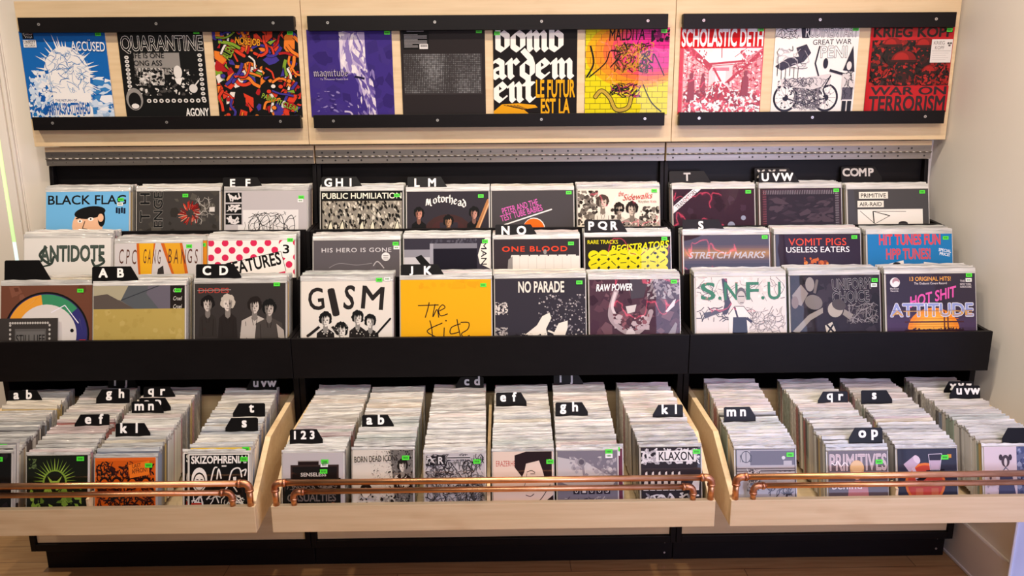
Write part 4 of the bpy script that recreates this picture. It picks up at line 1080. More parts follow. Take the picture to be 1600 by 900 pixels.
def A_affront(a):
    a.rect(.02, .05, .98, .99, '#c75a1e'); a.scrib(260, (.02, .06, .98, .99), .018, ['#2a1710', '#3a1f12', '#1d1210'], 3, 3, .05)
    for u in (.16, .36, .62, .84): a.ell(u, .42, .09, .11, '#2a1710'); a.ell(u, .43, .06, .08, '#c75a1e'); a.ell(u, .45, .035, .05, '#5a2a16')
    a.poly([(.55, .12), (.9, .05), (.9, .28), (.58, .34)], '#e2762a'); a.text('LAST', .62, .10, .76, .165, '#3a1f12', .02, -8); a.text('AFFRONT', .61, .175, .88, .25, '#3a1f12', .02, -8)
    for u in (.3, .55): a.rect(u, .80, u + .14, .92, '#2a1710')
def A_skizo(a):
    a.text('SKIZOPHRENIA!', .05, .035, .955, .155, '#ece8e2', .06); w_ = '#e6e2dc'
    a.ell(.18, .42, .13, .2, w_); a.ell(.18, .45, .10, .15, '#1c1a1b'); a.ell(.18, .46, .085, .13, w_); a.line([(.13, .42), (.16, .42)], .015, '#1c1a1b'); a.line([(.2, .42), (.23, .42)], .015, '#1c1a1b'); a.line([(.16, .53), (.21, .53)], .012, '#1c1a1b')
    for pts in ([(.36, .5), (.42, .25), (.47, .22)], [(.47, .42), (.5, .25), (.54, .4)], [(.66, .5), (.72, .28), (.84, .24), (.88, .38)], [(.6, .6), (.7, .5), (.8, .62)], [(.86, .3), (.95, .26), (.93, .36)], [(.55, .2), (.62, .2)], [(.3, .75), (.42, .65), (.5, .8)], [(.62, .85), (.75, .72), (.9, .85)], [(.1, .8), (.2, .7), (.25, .9)]): a.smooth(pts, .022, w_)
    a.rect(.74, .38, .79, .52, w_); a.scrib(24, (.05, .6, .95, .95), .014, [w_], 5, 4, .06); a.rect(.05, .8, .22, .98, '#a8342c')
def A_senseless(a):
    a.rect(.25, .13, .6, .2, '#8d837e'); a.rect(.255, .145, .595, .2, '#2a2122'); a.rect(.13, .2, .93, .98, '#3a2e2c'); a.rect(.16, .23, .9, .98, '#241d1d'); a.text('SENSELESS', .3, .33, .72, .39, '#cfc6c0', .04); a.rect(.0, .42, .96, .99, '#1d1819'); a.scrib(60, (.06, .46, .9, .62), .012, ['#7a6f6a'], 4, 4, .04); a.text('CASUALTIES', .08, .68, .88, .80, '#6d625d', .05); a.speck(60, (.1, .82, .9, .97), .03, ['#5a4a44', '#8d5a44', '#2a2020'], 6)
def A_icons(a):
    a.speck(260, (.3, .02, .62, .9), .008, ['#3a3634', '#8d867f', '#c4bcb2'], 3); a.poly([(.62, .0), (1, 0), (1, 1), (.72, 1)], '#6d6864'); a.speck(200, (.55, .0, 1, .9), .016, ['#3a3634', '#8d867f', '#2a2727'], 5); a.text('BORN DEAD ICONS', .03, .09, .745, .19, '#26221f', -.005, -2)
    a.figure(.83, .15, .12, '#2a2624', '#cfc6ba', '#262222', None, 1.1); a.scrib(30, (.7, .42, .95, .62), .012, ['#d5ccc0'], 6, 3, .05); a.ell(.22, .66, .1, .12, '#211d1c'); a.ell(.22, .70, .07, .085, '#d8cfc2'); a.speck(60, (.05, .75, .95, 1), .04, ['#2a2727', '#b3aba0', '#8d867f'], 8)
def A_scratch(a):
    a.scrib(330, (.01, .01, .99, .99), .012, ['#2a282b', '#4a474b', '#6d6a6d'], 4, 4, .05); a.rect(.03, .04, .17, .2, '#2a282b'); a.scrib(10, (.03, .04, .17, .2), .016, ['#c9c5c6'], 6, 3, .05); a.rect(.2, .03, .34, .19, '#2a282b'); a.text('R', .23, .06, .31, .17, '#c9c5c6', .05); a.rect(.38, .05, .76, .1, '#dad6d6'); a.rect(.38, .062, .76, .088, '#5a575a')
def A_eraz(a):
    c = '#2d2426'
    a.text('ERAZERHEAD', .05, .15, .47, .24, '#b0453c', .0); a.poly([(.36, .06), (.55, .0), (.98, 0), (.98, .14), (.9, .12), (.55, .2), (.52, .34), (.48, .42), (.36, .26)], c); a.poly([(.75, .1), (.9, .08), (.98, .2), (.98, .5), (.88, .52), (.82, .3)], c)
    a.smooth([(.56, .36), (.55, .48), (.52, .58), (.58, .60)], .008, c); a.smooth([(.56, .34), (.64, .315), (.7, .35)], .012, c); a.smooth([(.62, .37), (.70, .37)], .010, c); a.smooth([(.54, .72), (.62, .74), (.68, .70)], .012, c); a.smooth([(.6, .86), (.78, .8), (.95, .55)], .012, c); a.poly([(.8, 1), (.9, .8), (1, .72), (1, 1)], c); a.rect(.03, .86, .25, .98, '#c9685a')
def A_uboos(a):
    a.rect(0, 0, 1, 1, '#77727c'); a.poly([(0, .10), (.2, .14), (.5, .20), (.75, .36), (.98, .5), (.9, .6), (.4, .66), (0, .5)], '#b8b3b4'); a.speck(70, (.2, .1, .98, .5), .04, ['#bdb8b8', '#a09ba0', '#8a858c'], 4); a.ell(.40, .2, .07, .07, '#8d888c'); a.ell(.4, .19, .045, .045, '#5d5862'); a.line([(.42, .26), (.44, .4)], .04, '#8a858c')
    for i, s in enumerate('U1OOS'): a.rect(.26 + i * .128, .60, .36 + i * .128, .72, '#2e2a33'); a.text(s, .285 + i * .128, .62, .335 + i * .128, .70, '#cfcaca', .03)
    a.scrib(20, (.1, .75, .9, .95), .014, ['#4a4550', '#a8a3a6'], 6)
def A_klaxon(a):
    a.scrib(90, (.0, .02, .98, .28), .026, ['#d5d0d0', '#a8a3a6'], 3, 3, .05); a.rect(.25, .06, .92, .24, '#dcd8d6'); a.text('KLAXON', .30, .08, .88, .22, '#2d292d', .03)
    for i in range(6): a.poly([(.03 + i * .11, .72), (.07 + i * .11, .42), (.10 + i * .11, .40), (.12 + i * .11, .72)], '#d8d3d2')
    a.poly([(.8, .72), (.9, .50), (.98, .5), (.96, .72)], '#d8d3d2'); a.scrib(40, (.05, .76, .98, .99), .03, ['#d5d0d0', '#8a858a'], 7, 3, .05)
def A_nako(a):
    a.rect(.22, .0, .985, .27, '#5a555e'); a.rect(.015, .015, .985, .985, '#a39ea0'); a.rect(.24, .03, .985, .27, '#5f5a63'); a.text('NAKO', .07, .09, .27, .22, '#2a272c', .0); a.ell(.17, .13, .085, .1, '#2a272c'); a.ell(.17, .13, .073, .088, '#a39ea0'); a.line([(.17, .04), (.17, .23)], .012, '#2a272c')
    for v in (.32, .36): a.rect(.015, v, .985, v + .012, '#3a363c')
    a.rect(.80, .2, .94, .27, '#a8a3a5'); a.ell(.80, .15, .03, .03, '#c9c4c5'); a.ell(.28, .48, .1, .16, '#6d686c'); a.scrib(70, (.18, .33, .42, .7), .012, ['#3a363c', '#c9c4c5'], 5, 4, .05)
    for u in (.74, .82, .90): a.ell(u, .40, .035, .03, '#3a363c')
    a.rect(.68, .38, .98, .56, '#b8b3b4'); a.scrib(30, (.5, .6, .96, .8), .012, ['#3a363c'], 8, 4, .06)
def A_primitives(a):
    a.rect(0, .0, 1, 1, '#5f5457'); a.text('PRIMITIVES', .03, .06, .985, .33, '#d5c3c0', .045); a.text('PRIMITIVES', .03, .06, .985, .33, '#b39ea0', .0); a.smooth([(.06, .2), (.12, .24), (.16, .18), (.22, .26), (.28, .2), (.34, .26)], .012, '#efe4e0'); a.ell(.485, .30, .12, .14, '#c49a68'); a.ell(.485, .39, .075, .10, '#cf9f88'); a.ell(.485, .27, .115, .10, '#d3ad7c'); a.ell(.45, .385, .014, .01, '#4a3430'); a.ell(.52, .385, .014, .01, '#4a3430'); a.poly([(.3, 1), (.34, .6), (.45, .5), (.53, .5), (.66, .6), (.7, 1)], '#b87a78'); a.text('behind', .06, .53, .56, .64, '#efe4e0', .03)
def A_hammer(a):
    a.ell(.46, .58, .34, .34, '#d8743a', n=32); a.ell(.46, .58, .30, .30, '#b84a3c', n=32); a.poly([(.1, .26), (.28, .12), (.37, .24), (.2, .40)], '#b8a3b4'); a.ell(.325, .18, .05, .075, '#d0bfca', -35); a.line([(.26, .32), (.36, .60)], .055, '#c4b0be'); a.poly([(.525, .10), (.75, .09), (.71, .36), (.55, .36)], '#33323e'); a.poly([(.54, .2), (.73, .2), (.70, .35), (.56, .35)], '#b8a3b4'); a.line([(.48, .38), (.78, .36)], .03, '#1d1c26')
    a.line([(.525, .10), (.75, .09), (.71, .36), (.55, .36), (.525, .10)], .010, '#c9c0cc'); a.poly([(.3, .52), (.44, .44), (.5, .48), (.4, .56)], '#241e24'); a.rect(.3, .66, .42, 1, '#c06a4a'); a.rect(.56, .66, .68, 1, '#c06a4a'); a.rect(.84, .10, .91, .16, '#c98a3a')
def A_dogs(a):
    a.rect(.55, 0, 1, 1, '#5d6480'); a.speck(90, (.55, 0, 1, 1), .05, ['#4a5274', '#7a84a4', '#8d94ac', '#3a4060'], 4); a.speck(50, (0, .4, .5, 1), .05, ['#b8a8ac', '#d0c3c4', '#a3969c'], 5); a.ell(.36, .24, .07, .10, '#4a3f44'); a.ell(.36, .26, .025, .07, '#cfc3c0'); a.ell(.28, .18, .03, .05, '#3f363c'); a.ell(.44, .18, .03, .05, '#3f363c'); a.poly([(.22, .9), (.26, .45), (.36, .34), (.46, .45), (.54, .9)], '#4a4e68'); a.poly([(.33, .4), (.36, .36), (.40, .4), (.37, .5)], '#d5c8c6'); a.ell(.12, .56, .08, .1, '#c4b0a8'); a.ell(.10, .52, .02, .03, '#5a4a4c')
def A_greylp(a):
    a.text('IT', .74, .08, .92, .26, '#3a3738', .0); a.speck(30, (0, .3, 1, 1), .08, ['#8d8a8a', '#7a7777', '#9a9796'], 3)
def A_dark(a):
    a.speck(40, (0, 0, 1, 1), .09, ['#232022', '#2d292c', '#1a1819'], 3)
def A_maroon(a):
    a.rect(0, .02, 1, 1, '#6a3a4a'); a.rect(.0, .3, .2, .9, '#8d5a68')
def A_yellow(a):
    a.speck(20, (0, 0, 1, 1), .1, ['#e0bf4a', '#dcb940'], 3)

# ------------------------------------------------------------------ records and divider cards
LEAN = R(15.0)

def sticker(parent, w, h, u, v, kind='green', size=(0.0215, 0.0130), rot=0, depth=-0.0055):
    b = MB()
    sw, sh = size
    b.box(-sw / 2, sw / 2, -0.0003, 0.0, -sh / 2, sh / 2)
    for i in range(4):
        b.box(-sw * .30 + i * sw * .16, -sw * .30 + i * sw * .16 + sw * .10, -0.00045, -0.0003, -sh * .22, sh * .20, 1)
    o = b.build('price_sticker', [M['sticker_green' if kind == 'green' else 'sticker_white'], M['sticker_ink']], parent)
    o.location = ((u - .5) * w, depth, (1 - v) * h)
    o.rotation_euler = (0, R(rot), 0)
    o['label'] = 'lime green price sticker' if kind == 'green' else 'white price sticker'
    return o

def sleeve_mesh(b, w, h, flap, d0, d1, seed, wob=0.0012, nx=16):
    """plastic outer sleeve: a thin closed bag whose empty top edge ripples"""
    rr = random.Random(seed)
    zs = [0.0, h * .5, h - 0.002, h + flap * .5, h + flap]
    ph = [rr.uniform(0, 6.28) for _ in range(4)]
    tilt = rr.uniform(-.0016, .0016)
    front, back = [], []
    for k, z in enumerate(zs):
        for i in range(nx + 1):
            x = -w / 2 + w * i / nx
            g = max(0, k - 2) / 2
            wv = wob * g * (math.sin(i * .9 + ph[0]) + .7 * math.sin(i * 2.1 + ph[1]))
            dz = g * (tilt * (x / w * 2) + .0009 * math.sin(i * 1.7 + ph[2]) + .0006 * rr.uniform(-1, 1))
            th = (d1 - d0) * (1 - .5 * g)
            mid = (d0 + d1) / 2 + wv
            front.append((x, mid - th / 2, z + dz)); back.append((x, mid + th / 2, z + dz))
    n = (nx + 1) * len(zs)
    fs = []
    for k in range(len(zs) - 1):
        for i in range(nx):
            p = k * (nx + 1) + i
            fs.append((p, p + 1, p + nx + 2, p + nx + 1))
            fs.append((n + p, n + p + nx + 1, n + p + nx + 2, n + p + 1))
        for i in (0, nx):
            p = k * (nx + 1) + i
            q = (p, p + nx + 1, n + p + nx + 1, n + p)
            fs.append(q if i == 0 else q[::-1])
    for i in range(nx):
        p = (len(zs) - 1) * (nx + 1) + i
        fs.append((p, p + 1, n + p + 1, n + p))
        fs.append((i, n + i, n + i + 1, i + 1))
    b.add(front + back, fs, 0)

def front_record(name, art, w, h, base, label, cat, group, loc, bag_mat, stickers, rz=0.0, bag=True, lean=LEAN, flap=0.018, border=None, cover_depth=0.0, seed=1):
    root = empty(name, loc, label, cat, group, lean, rz)
    a = Art(w, h, base, border=border)
    art(a)
    cov = a.mb.build('cover', M['print'], root)
    if bag:
        b = MB()
        sleeve_mesh(b, w + 0.008, h, flap, 0.0032, 0.0062, seed)
        sl = b.build('plastic_sleeve', bag_mat, root)
        sl.color = lin('#d0ccc6')
        sl['label'] = 'clear plastic outer sleeve'
    z = -0.00015 - a.k * 1.6e-5 - 0.0003
    for s in stickers:
        sticker(cov, w, h, s[0], s[1], s[2] if len(s) > 2 else 'green', rot=s[3] if len(s) > 3 else 0, depth=z)
    return root

PAL = ['#d9d5ce', '#cfcac4', '#e2ded6', '#bdb8b2', '#c9c2b6', '#e6dfd0', '#a8a39e', '#8d8a88', '#5d5a5a', '#2f2c2c', '#201d1e', '#3c3a3e', '#d5c8b8', '#c4a98a', '#b0524a', '#7a8ca8', '#8fa08c', '#d8b45a', '#c98a94', '#e4e1dc']
prng = random.Random(77)
lp_meshes, sg_meshes = [], []
def packed_mesh(kind, i):
    b = MB()
    if kind == 'lp':
        sleeve_mesh(b, 0.321, LPH, 0.0195 + (i % 3) * .0015, 0.0, 0.0064, 100 + i, 0.0007)
    else:
        sleeve_mesh(b, 0.184, SGH, 0.010 + (i % 3) * .001, 0.0, 0.0098, 200 + i, 0.0010, 10)
    o = b.build('lp_record' if kind == 'lp' else 'single_record', M['lp_sleeve' if kind == 'lp' else 'sg_sleeve'])
    return o
protos = {'lp': [packed_mesh('lp', i) for i in range(6)], 'sg': [packed_mesh('sg', i) for i in range(6)]}
used = {'lp': set(), 'sg': set()}
def packed(kind, loc, lean, label, cat, group, color):
    i = prng.randrange(6)
    p = protos[kind][i]
    o = p if i not in used[kind] else p.copy()
    if i in used[kind]: col.objects.link(o)
    used[kind].add(i)
    o.location = loc
    o.rotation_euler = (-lean, 0, R(prng.uniform(-.08, .08)))
    o.color = lin(color)
    return tag(o, label, cat, group)

# --- ten covers standing in the rails of the display panels
SHOW = [
 (.0845, A_spiky, '#0f63ad', 'blue LP cover with a white spiky burst in the left display panel', [(.925, .035)]),
 (.4447, A_quarantine, '#121112', 'black LP cover framed by a white chain in the left display panel', [(.93, .02)]),
 (.7937, A_abstract, '#151216', 'LP cover of tangled multicoloured ribbons in the left display panel', [(.92, .035)]),
 (1.1423, A_waterfall, '#40327a', 'purple LP cover with a pale waterfall in the middle display panel', [(.95, .04)]),
 (1.4888, A_halftone, '#2f2b2b', 'plain charcoal LP cover with a grey dotted picture strip in the display panel', [(.93, .03)]),
 (1.8339, A_bombard, '#24201f', 'black LP cover with large white broken lettering in the display panel', [(.05, .055)]),
 (2.1793, A_bricks, '#d6c81e', 'yellow and pink brick-patterned LP cover in the middle display panel', [(.93, .04)]),
 (2.5345, A_deth, '#c41a26', 'red LP cover with a ruined white street scene in the right display panel', [(.95, .03)]),
 (2.8904, A_bike, '#e9e4e0', 'white LP cover with a line-drawn motorcycle in the right display panel', [(.95, .03)]),
 (3.2486, A_krieg, '#b4242a', 'red and black LP cover with helmeted faces in the right display panel', [(.93, .05)]),
]
for x, art, base, label, st in SHOW:
    front_record('lp_record', art, .315, .315, base, label, 'LP record', 'LPs shown in the display panels', (x, 0.0022, 1.6655), None, st, bag=False, lean=0.0)

# --- LPs in the stepped bins: one cover in front, nine sleeves filed behind it
ROWY = {'A': -0.024, 'B': -0.202, 'C': -0.379}
ROWN = {'A': 'top', 'B': 'middle', 'C': 'bottom'}
FLOORZ = {'A': 1.061, 'B': 0.911, 'C': 0.7935}
LPS = [
 ('A', .116, 1.392, A_blackflag, '#6fb2e0', 'sky-blue cover with a dark-haired cartoon head', [(.905, .10), (.895, .155, 'white')]),
 ('A', .461, 1.391, A_thenge, '#403d3b', 'charcoal cover with a red burst and sideways lettering', [(.59, .055)]),
 ('A', .797, 1.390, A_scribble, '#b7b1b2', 'pale grey cover with black scribble blocks down its left', [(.93, .085), (.92, .125, 'white')]),
 ('A', 1.164, 1.386, A_humiliation, '#2a2622', 'dense black and cream cover with pale claws', [(.93, .06)]),
 ('A', 1.495, 1.381, A_motorhead, '#38343a', 'dark cover with three long-haired men and white gothic lettering', [(.905, .06)]),
 ('A', 1.822, 1.382, A_testtube, '#4a4648', 'grey cover with slanted pink lettering and an orange disc', [(.945, .03)]),
 ('A', 2.154, 1.386, A_sidewalks, '#e8dccb', 'cream cover with a photo of three mop-haired young men', [(.94, .03)]),
 ('A', 2.524, 1.382, A_transmitors, '#3c2a35', 'dark plum cover with a diagonal white title band', [(.925, .04)]),
 ('A', 2.862, 1.382, A_stitched, '#38282e', 'dark cover with a stitched border and red smears', [(.94, .03)]),
 ('A', 3.203, 1.376, A_airraid, '#474648', 'dark grey cover with typed cream title strips and drawing', [(.925, .04)]),
 ('B', .1168, 1.242, A_antidote, '#dcd8d2', 'white cover with grey-green graffiti lettering', []),
 ('B', .4425, 1.220, A_gangbangs, '#c9c3c2', 'pale cover with two orange legs and scratchy lettering', [(.86, .04)]),
 ('B', .784, 1.227, A_features, '#ebe4dc', 'white cover with pink polka dots and a slanted title', [(.95, .0)]),
 ('B', 1.168, 1.224, A_hero, '#5c575a', 'plain grey cover with small spaced pale capitals', [(.955, .045), (.965, .09, 'white')]),
 ('B', 1.500, 1.228, A_greyphoto, '#3a3740', 'blurred black and white photo cover', [(.945, .04)]),
 ('B', 1.829, 1.222, A_oneblood, '#3a3438', 'dark cover with spaced red capitals over white blocks', [(.905, .055)]),
 ('B', 2.166, 1.227, A_registrators, '#2b2824', 'black cover with rows of yellow discs', [(.93, .025)]),
 ('B', 2.531, 1.231, A_stretch, '#3a2d34', 'dusky cover with silver italic capitals on an orange glow', [(.95, .03)]),
 ('B', 2.870, 1.231, A_vomit, '#2f2430', 'dark plum cover with orange and white serif titles', [(.93, .04)]),
 ('B', 3.212, 1.228, A_hittunes, '#1a74ae', 'bright blue cover with ragged red lettering', [(.925, .05)]),
 ('C', .1168, 1.103, A_picdisc, '#6d4638', 'brown cover with a multicoloured picture disc', [(.87, .06)]),
 ('C', .4405, 1.101, A_roof, '#6a655f', 'tan cover with angular grey roofs above', [(.925, .055)]),
 ('C', .790, 1.106, A_diodes, '#3a3635', 'charcoal cover with four young men and a red title', [(.905, .015)]),
 ('C', 1.160, 1.110, A_gism, '#d9d2c7', 'off-white cover with tumbling dark capitals over a band', [(.86, -.01), (.95, -.02, 'white')]),
 ('C', 1.505, 1.112, A_kids, '#e0a516', 'plain yellow cover with thin black handwriting', [(.915, .065)]),
 ('C', 1.834, 1.113, A_parade, '#38353c', 'dark grainy cover with white blots and a white title', [(.935, .05)]),
 ('C', 2.164, 1.106, A_rawpower, '#4d3842', 'murky purple cover with a pale curved shape', [(.94, .03)]),
 ('C', 2.536, 1.112, A_snfu, '#d5cac0', 'pale cover with green capitals and a boy in overalls', []),
 ('C', 2.868, 1.114, A_uniform, '#2a2427', 'black cover with outlined lettering and murky figures', [(.945, .06), (.935, .115, 'white')]),
 ('C', 3.206, 1.116, A_attitude, '#38323f', 'purple cover with chrome lettering over an orange sunset', [(.93, .02), (.925, .075, 'white')]),
]
TABS_LP = {}
for row, name, x0, x1, zt, side, slot, lc in (
 ('A', 'E F', .629, .786, 1.440, 'l', 1, 'white'), ('A', 'G H I', 1.008, 1.168, 1.439, 'l', 1, 'white'), ('A', 'L M', 1.339, 1.494, 1.436, 'l', 1, 'white'),
 ('A', 'T', 2.362, 2.525, 1.446, 'l', 6, 'grey'), ('A', 'U V W', 2.708, 2.867, 1.444, 'l', 3, 'white'), ('A', 'X Y Z', 2.700, 2.86, 1.455, 'l', 6, 'grey'), ('A', 'COMP', 3.046, 3.206, 1.457, 'l', 7, 'grey'),
 ('B', 'N O', 1.678, 1.835, 1.274, 'l', 1, 'white'), ('B', 'P Q R', 2.008, 2.165, 1.288, 'l', 1, 'white'), ('B', 'S', 2.373, 2.532, 1.285, 'l', 2, 'white'),
 ('C', '', -.040, .147, 1.186, 'l', 2, 'white'), ('C', 'A B', .273, .433, 1.165, 'l', 1, 'white'), ('C', 'C D', .634, .791, 1.170, 'l', 1, 'white'), ('C', 'J K', 1.347, 1.502, 1.163, 'l', 1, 'white')):
    TABS_LP.setdefault((row, round((x0 + x1) / 2, 1)), []).append((name, x0, x1, zt, slot, lc))

def divider(name, x0, x1, top, tabh, base_loc, lean, label, group, side='l', letters='', lc='white', body=None, slant=0.6, lo=.14, hi=.80, dz=0.0):
    """black card with a raised trapezoid tab that carries white letters"""
    bx0, bx1 = body
    zt = top
    zb = top - tabh
    sl = tabh * slant
    r_ = 0.004
    zl = zb - 0.016
    if side == 'l':
        prof = [(bx0, 0), (bx1, 0), (bx1, zl), (x1, zl), (x1, zb), (x1 - sl, zt), (x0 + r_, zt), (x0, zt - r_), (x0, zl), (bx0, zl)]
    else:
        prof = [(bx0, 0), (bx1, 0), (bx1, zl), (x1, zl), (x1, zt - r_), (x1 - r_, zt), (x0 + sl, zt), (x0, zb), (x0, zl), (bx0, zl)]
    p2 = []
    for q in prof:
        if not p2 or (abs(q[0] - p2[-1][0]) > 1e-5 or abs(q[1] - p2[-1][1]) > 1e-5): p2.append(q)
    b = MB()
    b.prism_y(p2, 0.0, 0.0014)
    if letters:
        cs = letters.replace(' ', '')
        n_ = len(cs)
        a0, a1 = (x0 + .02 * (x1 - x0), x1 - sl) if side == 'l' else (x0 + sl, x1 - .02 * (x1 - x0))
        span = (a1 - a0)
        pitch = span * (.33 if n_ > 2 else .46) if n_ < 4 else span * .25
        mid = (a0 + a1) / 2
        H = tabh * (.74 if tabh > .035 else .80)
        for i, ch in enumerate(cs):
            vs, _ = text_polys(ch, 0.0)
            gw = (max(v[0] for v in vs) - min(v[0] for v in vs)); gh = max(v[1] for v in vs); gl = min(v[1] for v in vs)
            if ch == 'J': gl = 0.0
            k = H / .73
            cxx = mid + (i - (n_ - 1) / 2) * pitch
            zb_ = zt - tabh * .13 - H
            low = ch.islower()
            if not low: gl = 0.0
            hh = (gh - gl) * k * (1.25 if low else 1.0)
            ww = gw * k * (1.25 if low else 1.0)
            add_text(b, ch, cxx - ww / 2, cxx + ww / 2, zb_ + gl * k, zb_ + gl * k + hh, -0.00025, 1, .032)
    o = b.build('divider_card', [M['blackcard'], M['white_letter' if lc == 'white' else 'grey_letter']])
    o.location = base_loc
    o.rotation_euler = (-lean, 0, 0)
    return tag(o, label, 'divider card', group)

SPREAD = 0.0076
for qi, (row, x, zt, art, base, desc, st) in enumerate(LPS):
    y = ROWY[row] + (0.009 if art is A_picdisc else 0.0)
    zb = zt - LPH * math.cos(LEAN)
    yb = y - LPH * math.sin(LEAN)
    g = f'LPs filed behind the {desc}'
    bord = '#e8e4de' if art in (A_scribble,) else None
    front_record('lp_record', art, LPH, LPH, base, f'{desc}, front of the {ROWN[row]} bin row', 'LP record', f'front LPs of the {ROWN[row]} bin row', (x, yb, zb), M['lp_sleeve'], st, seed=500 + qi)
    tabs = TABS_LP.get((row, round(x - .07, 1)), []) + TABS_LP.get((row, round(x - .1, 1)), []) + TABS_LP.get((row, round(x - .04, 1)), [])
    tabs = list({t[0]: t for t in tabs if abs((t[1] + t[2]) / 2 - x + .08) < .09}.values())
    off = 0.0075
    spread = SPREAD
    if art is A_gangbangs:
        off = 0.0095
        front_record('lp_record', A_orange, LPH, LPH, '#d88a2a', 'plain orange LP cover peeking out behind the cover with orange legs', 'LP record', 'front LPs of the middle bin row', (x + .018, yb + off + .006 * math.tan(LEAN), zb + .006), M['lp_sleeve'], [(.95, .05)], seed=611)
        off += SPREAD
    for k in range(1, 9 if art in (A_gangbangs, A_picdisc) else 10):
        for (nm, x0, x1, tz, slot, lc) in tabs:
            if slot == k:
                zb2 = zb
                hl = (tz - zb2) / math.cos(LEAN)
                lab = (f'black LP divider tab lettered {nm} in the {ROWN[row]} bin row' if nm else 'large blank black LP divider tab at the left end of the bottom bin row')
                divider('divider_card', x0 - x, x1 - x, hl, .110 if not nm else .043, (x, yb + off + 0.0006, zb2), LEAN, lab, 'LP divider cards', 'l', nm, lc, body=(-.155, .157))
                off += 0.0028
        zz = max(FLOORZ[row] + .0005, zb + prng.uniform(-.004, .003))
        packed('lp', (x + prng.uniform(-.0008, .0012), yb + off + (zz - zb) * math.tan(LEAN), zz), LEAN, f'sleeved LP filed behind the {desc}', 'LP record', g, prng.choice(PAL))
        off += spread
# small boxed record leaning in front of the picture disc, and the orange cover behind the two legs
root = front_record('single_record', A_still, .205, .205, '#3f3b39', 'small dark boxed record with a pale dotted border, leaning before the picture disc', 'single record', None, (.060, -.4630, .7985), M['sg_sleeve'], [], bag=False, lean=LEAN)

# --- singles in the drawers
SLEAN = R(15.0)
SGL = [  # front x, back x, top z of the front cover, art
 (.165, .079, .716, A_dark, '#201d1f', 'black single at the left end of the left drawer', [(.80, .10)], None),
 (.387, .310, .707, A_dkgreen, '#23261f', 'dark single with a green spiky emblem in the left drawer', [(.88, .06)], None),
 (.585, .530, .697, A_affront, '#d8662a', 'orange and black single in the left drawer', [(.89, .13)], None),
 (.860, .808, .705, A_skizo, '#1c1a1b', 'black single with white cartoon doodles and a white border', [(.92, .09)], '#e8e4dc'),
 (1.137, 1.137, .705, A_senseless, '#b8b2b4', 'clear-sleeved single holding small dark cards in the middle drawer', [(.70, .15), (.69, .20, 'white'), (.68, .31)], None),
 (1.344, 1.330, .711, A_icons, '#cfc7bb', 'cream single with a jacketed man and thin black lettering', [(.88, .13)], None),
 (1.556, 1.547, .698, A_scratch, '#b5b0b2', 'grey single covered in black scratchy drawings', [(.87, .14)], None),
 (1.7585, 1.766, .700, A_eraz, '#d9c4b4', 'cream single with a bold drawn face', [(.95, .17)], None),
 (1.950, 1.970, .701, A_uboos, '#a8a2a6', 'grey photo single with lettered blocks', [(.86, .02), (.86, .09, 'white')], None),
 (2.198, 2.2, .709, A_klaxon, '#332f33', 'dark single with white jagged shapes in the middle drawer', [(.93, .08)], None),
 (2.4815, 2.519, .699, A_nako, '#8d888b', 'grey drawn single with a dark frame in the right drawer', [(.91, .10)], '#3a363c'),
 (2.758, 2.784, .690, A_primitives, '#5f5457', 'brown single with pale tall capitals and a blond head', [(.86, .19)], None),
 (2.966, 3.012, .694, A_hammer, '#343744', 'navy single with a mallet and an orange circle', [(.80, .15)], None),
 (3.226, 3.248, .697, A_dogs, '#cfc0c4', 'pale pink and blue photo single with dark dogs', [], None),
]
TABS_SG = [('a b', -.058, .057, -.508, 0, 'l'), ('c d', -.04, .076, -.378, 0, 'l'), ('e f', .369, .479, -.709, 1, 'r'), ('g h', .327, .441, -.515, 1, 'r'), ('i j', .319, .424, -.409, 1, 'l'),
 ('q r', .456, .565, -.489, 2, 'l'), ('m n', .473, .578, -.622, 2, 'l'), ('o p', .485, .59, -.585, 2, 'l'), ('k l', .5, .607, -.783, 2, 'l'), ('t', .841, .946, -.645, 3, 'r'), ('s', .852, .954, -.749, 3, 'r'), ('u v w', .799, .905, -.43, 3, 'r'), ('x y z', .795, .9, -.405, 3, 'r'),
 ('1 2 3', 1.053, 1.153, -.837, 4, 'l'), ('a b', 1.255, 1.355, -.741, 5, 'l'), ('c d', 1.54, 1.64, -.443, 6, 'r'), ('e f', 1.675, 1.778, -.581, 7, 'l'), ('i j', 1.88, 1.985, -.415, 8, 'l'), ('g h', 1.862, 1.968, -.66, 8, 'l'), ('k l', 2.19, 2.288, -.692, 9, 'r'),
 ('m n', 2.403, 2.505, -.709, 10, 'l'), ('o p', 2.748, 2.85, -.873, 11, 'r'), ('q r', 2.768, 2.87, -.61, 11, 'r'), ('s', 2.905, 3.01, -.603, 12, 'l'), ('u v w', 3.235, 3.34, -.562, 13, 'r'), ('x y z', 3.232, 3.336, -.531, 13, 'r'), ('', 3.2, 3.318, -.91, 13, 'r')]
DRN = ['left'] * 4 + ['middle'] * 6 + ['right'] * 4
COUNT, NEAR = 42, 20
stuff = MB()
STEP = (0.889 - 0.408) / COUNT
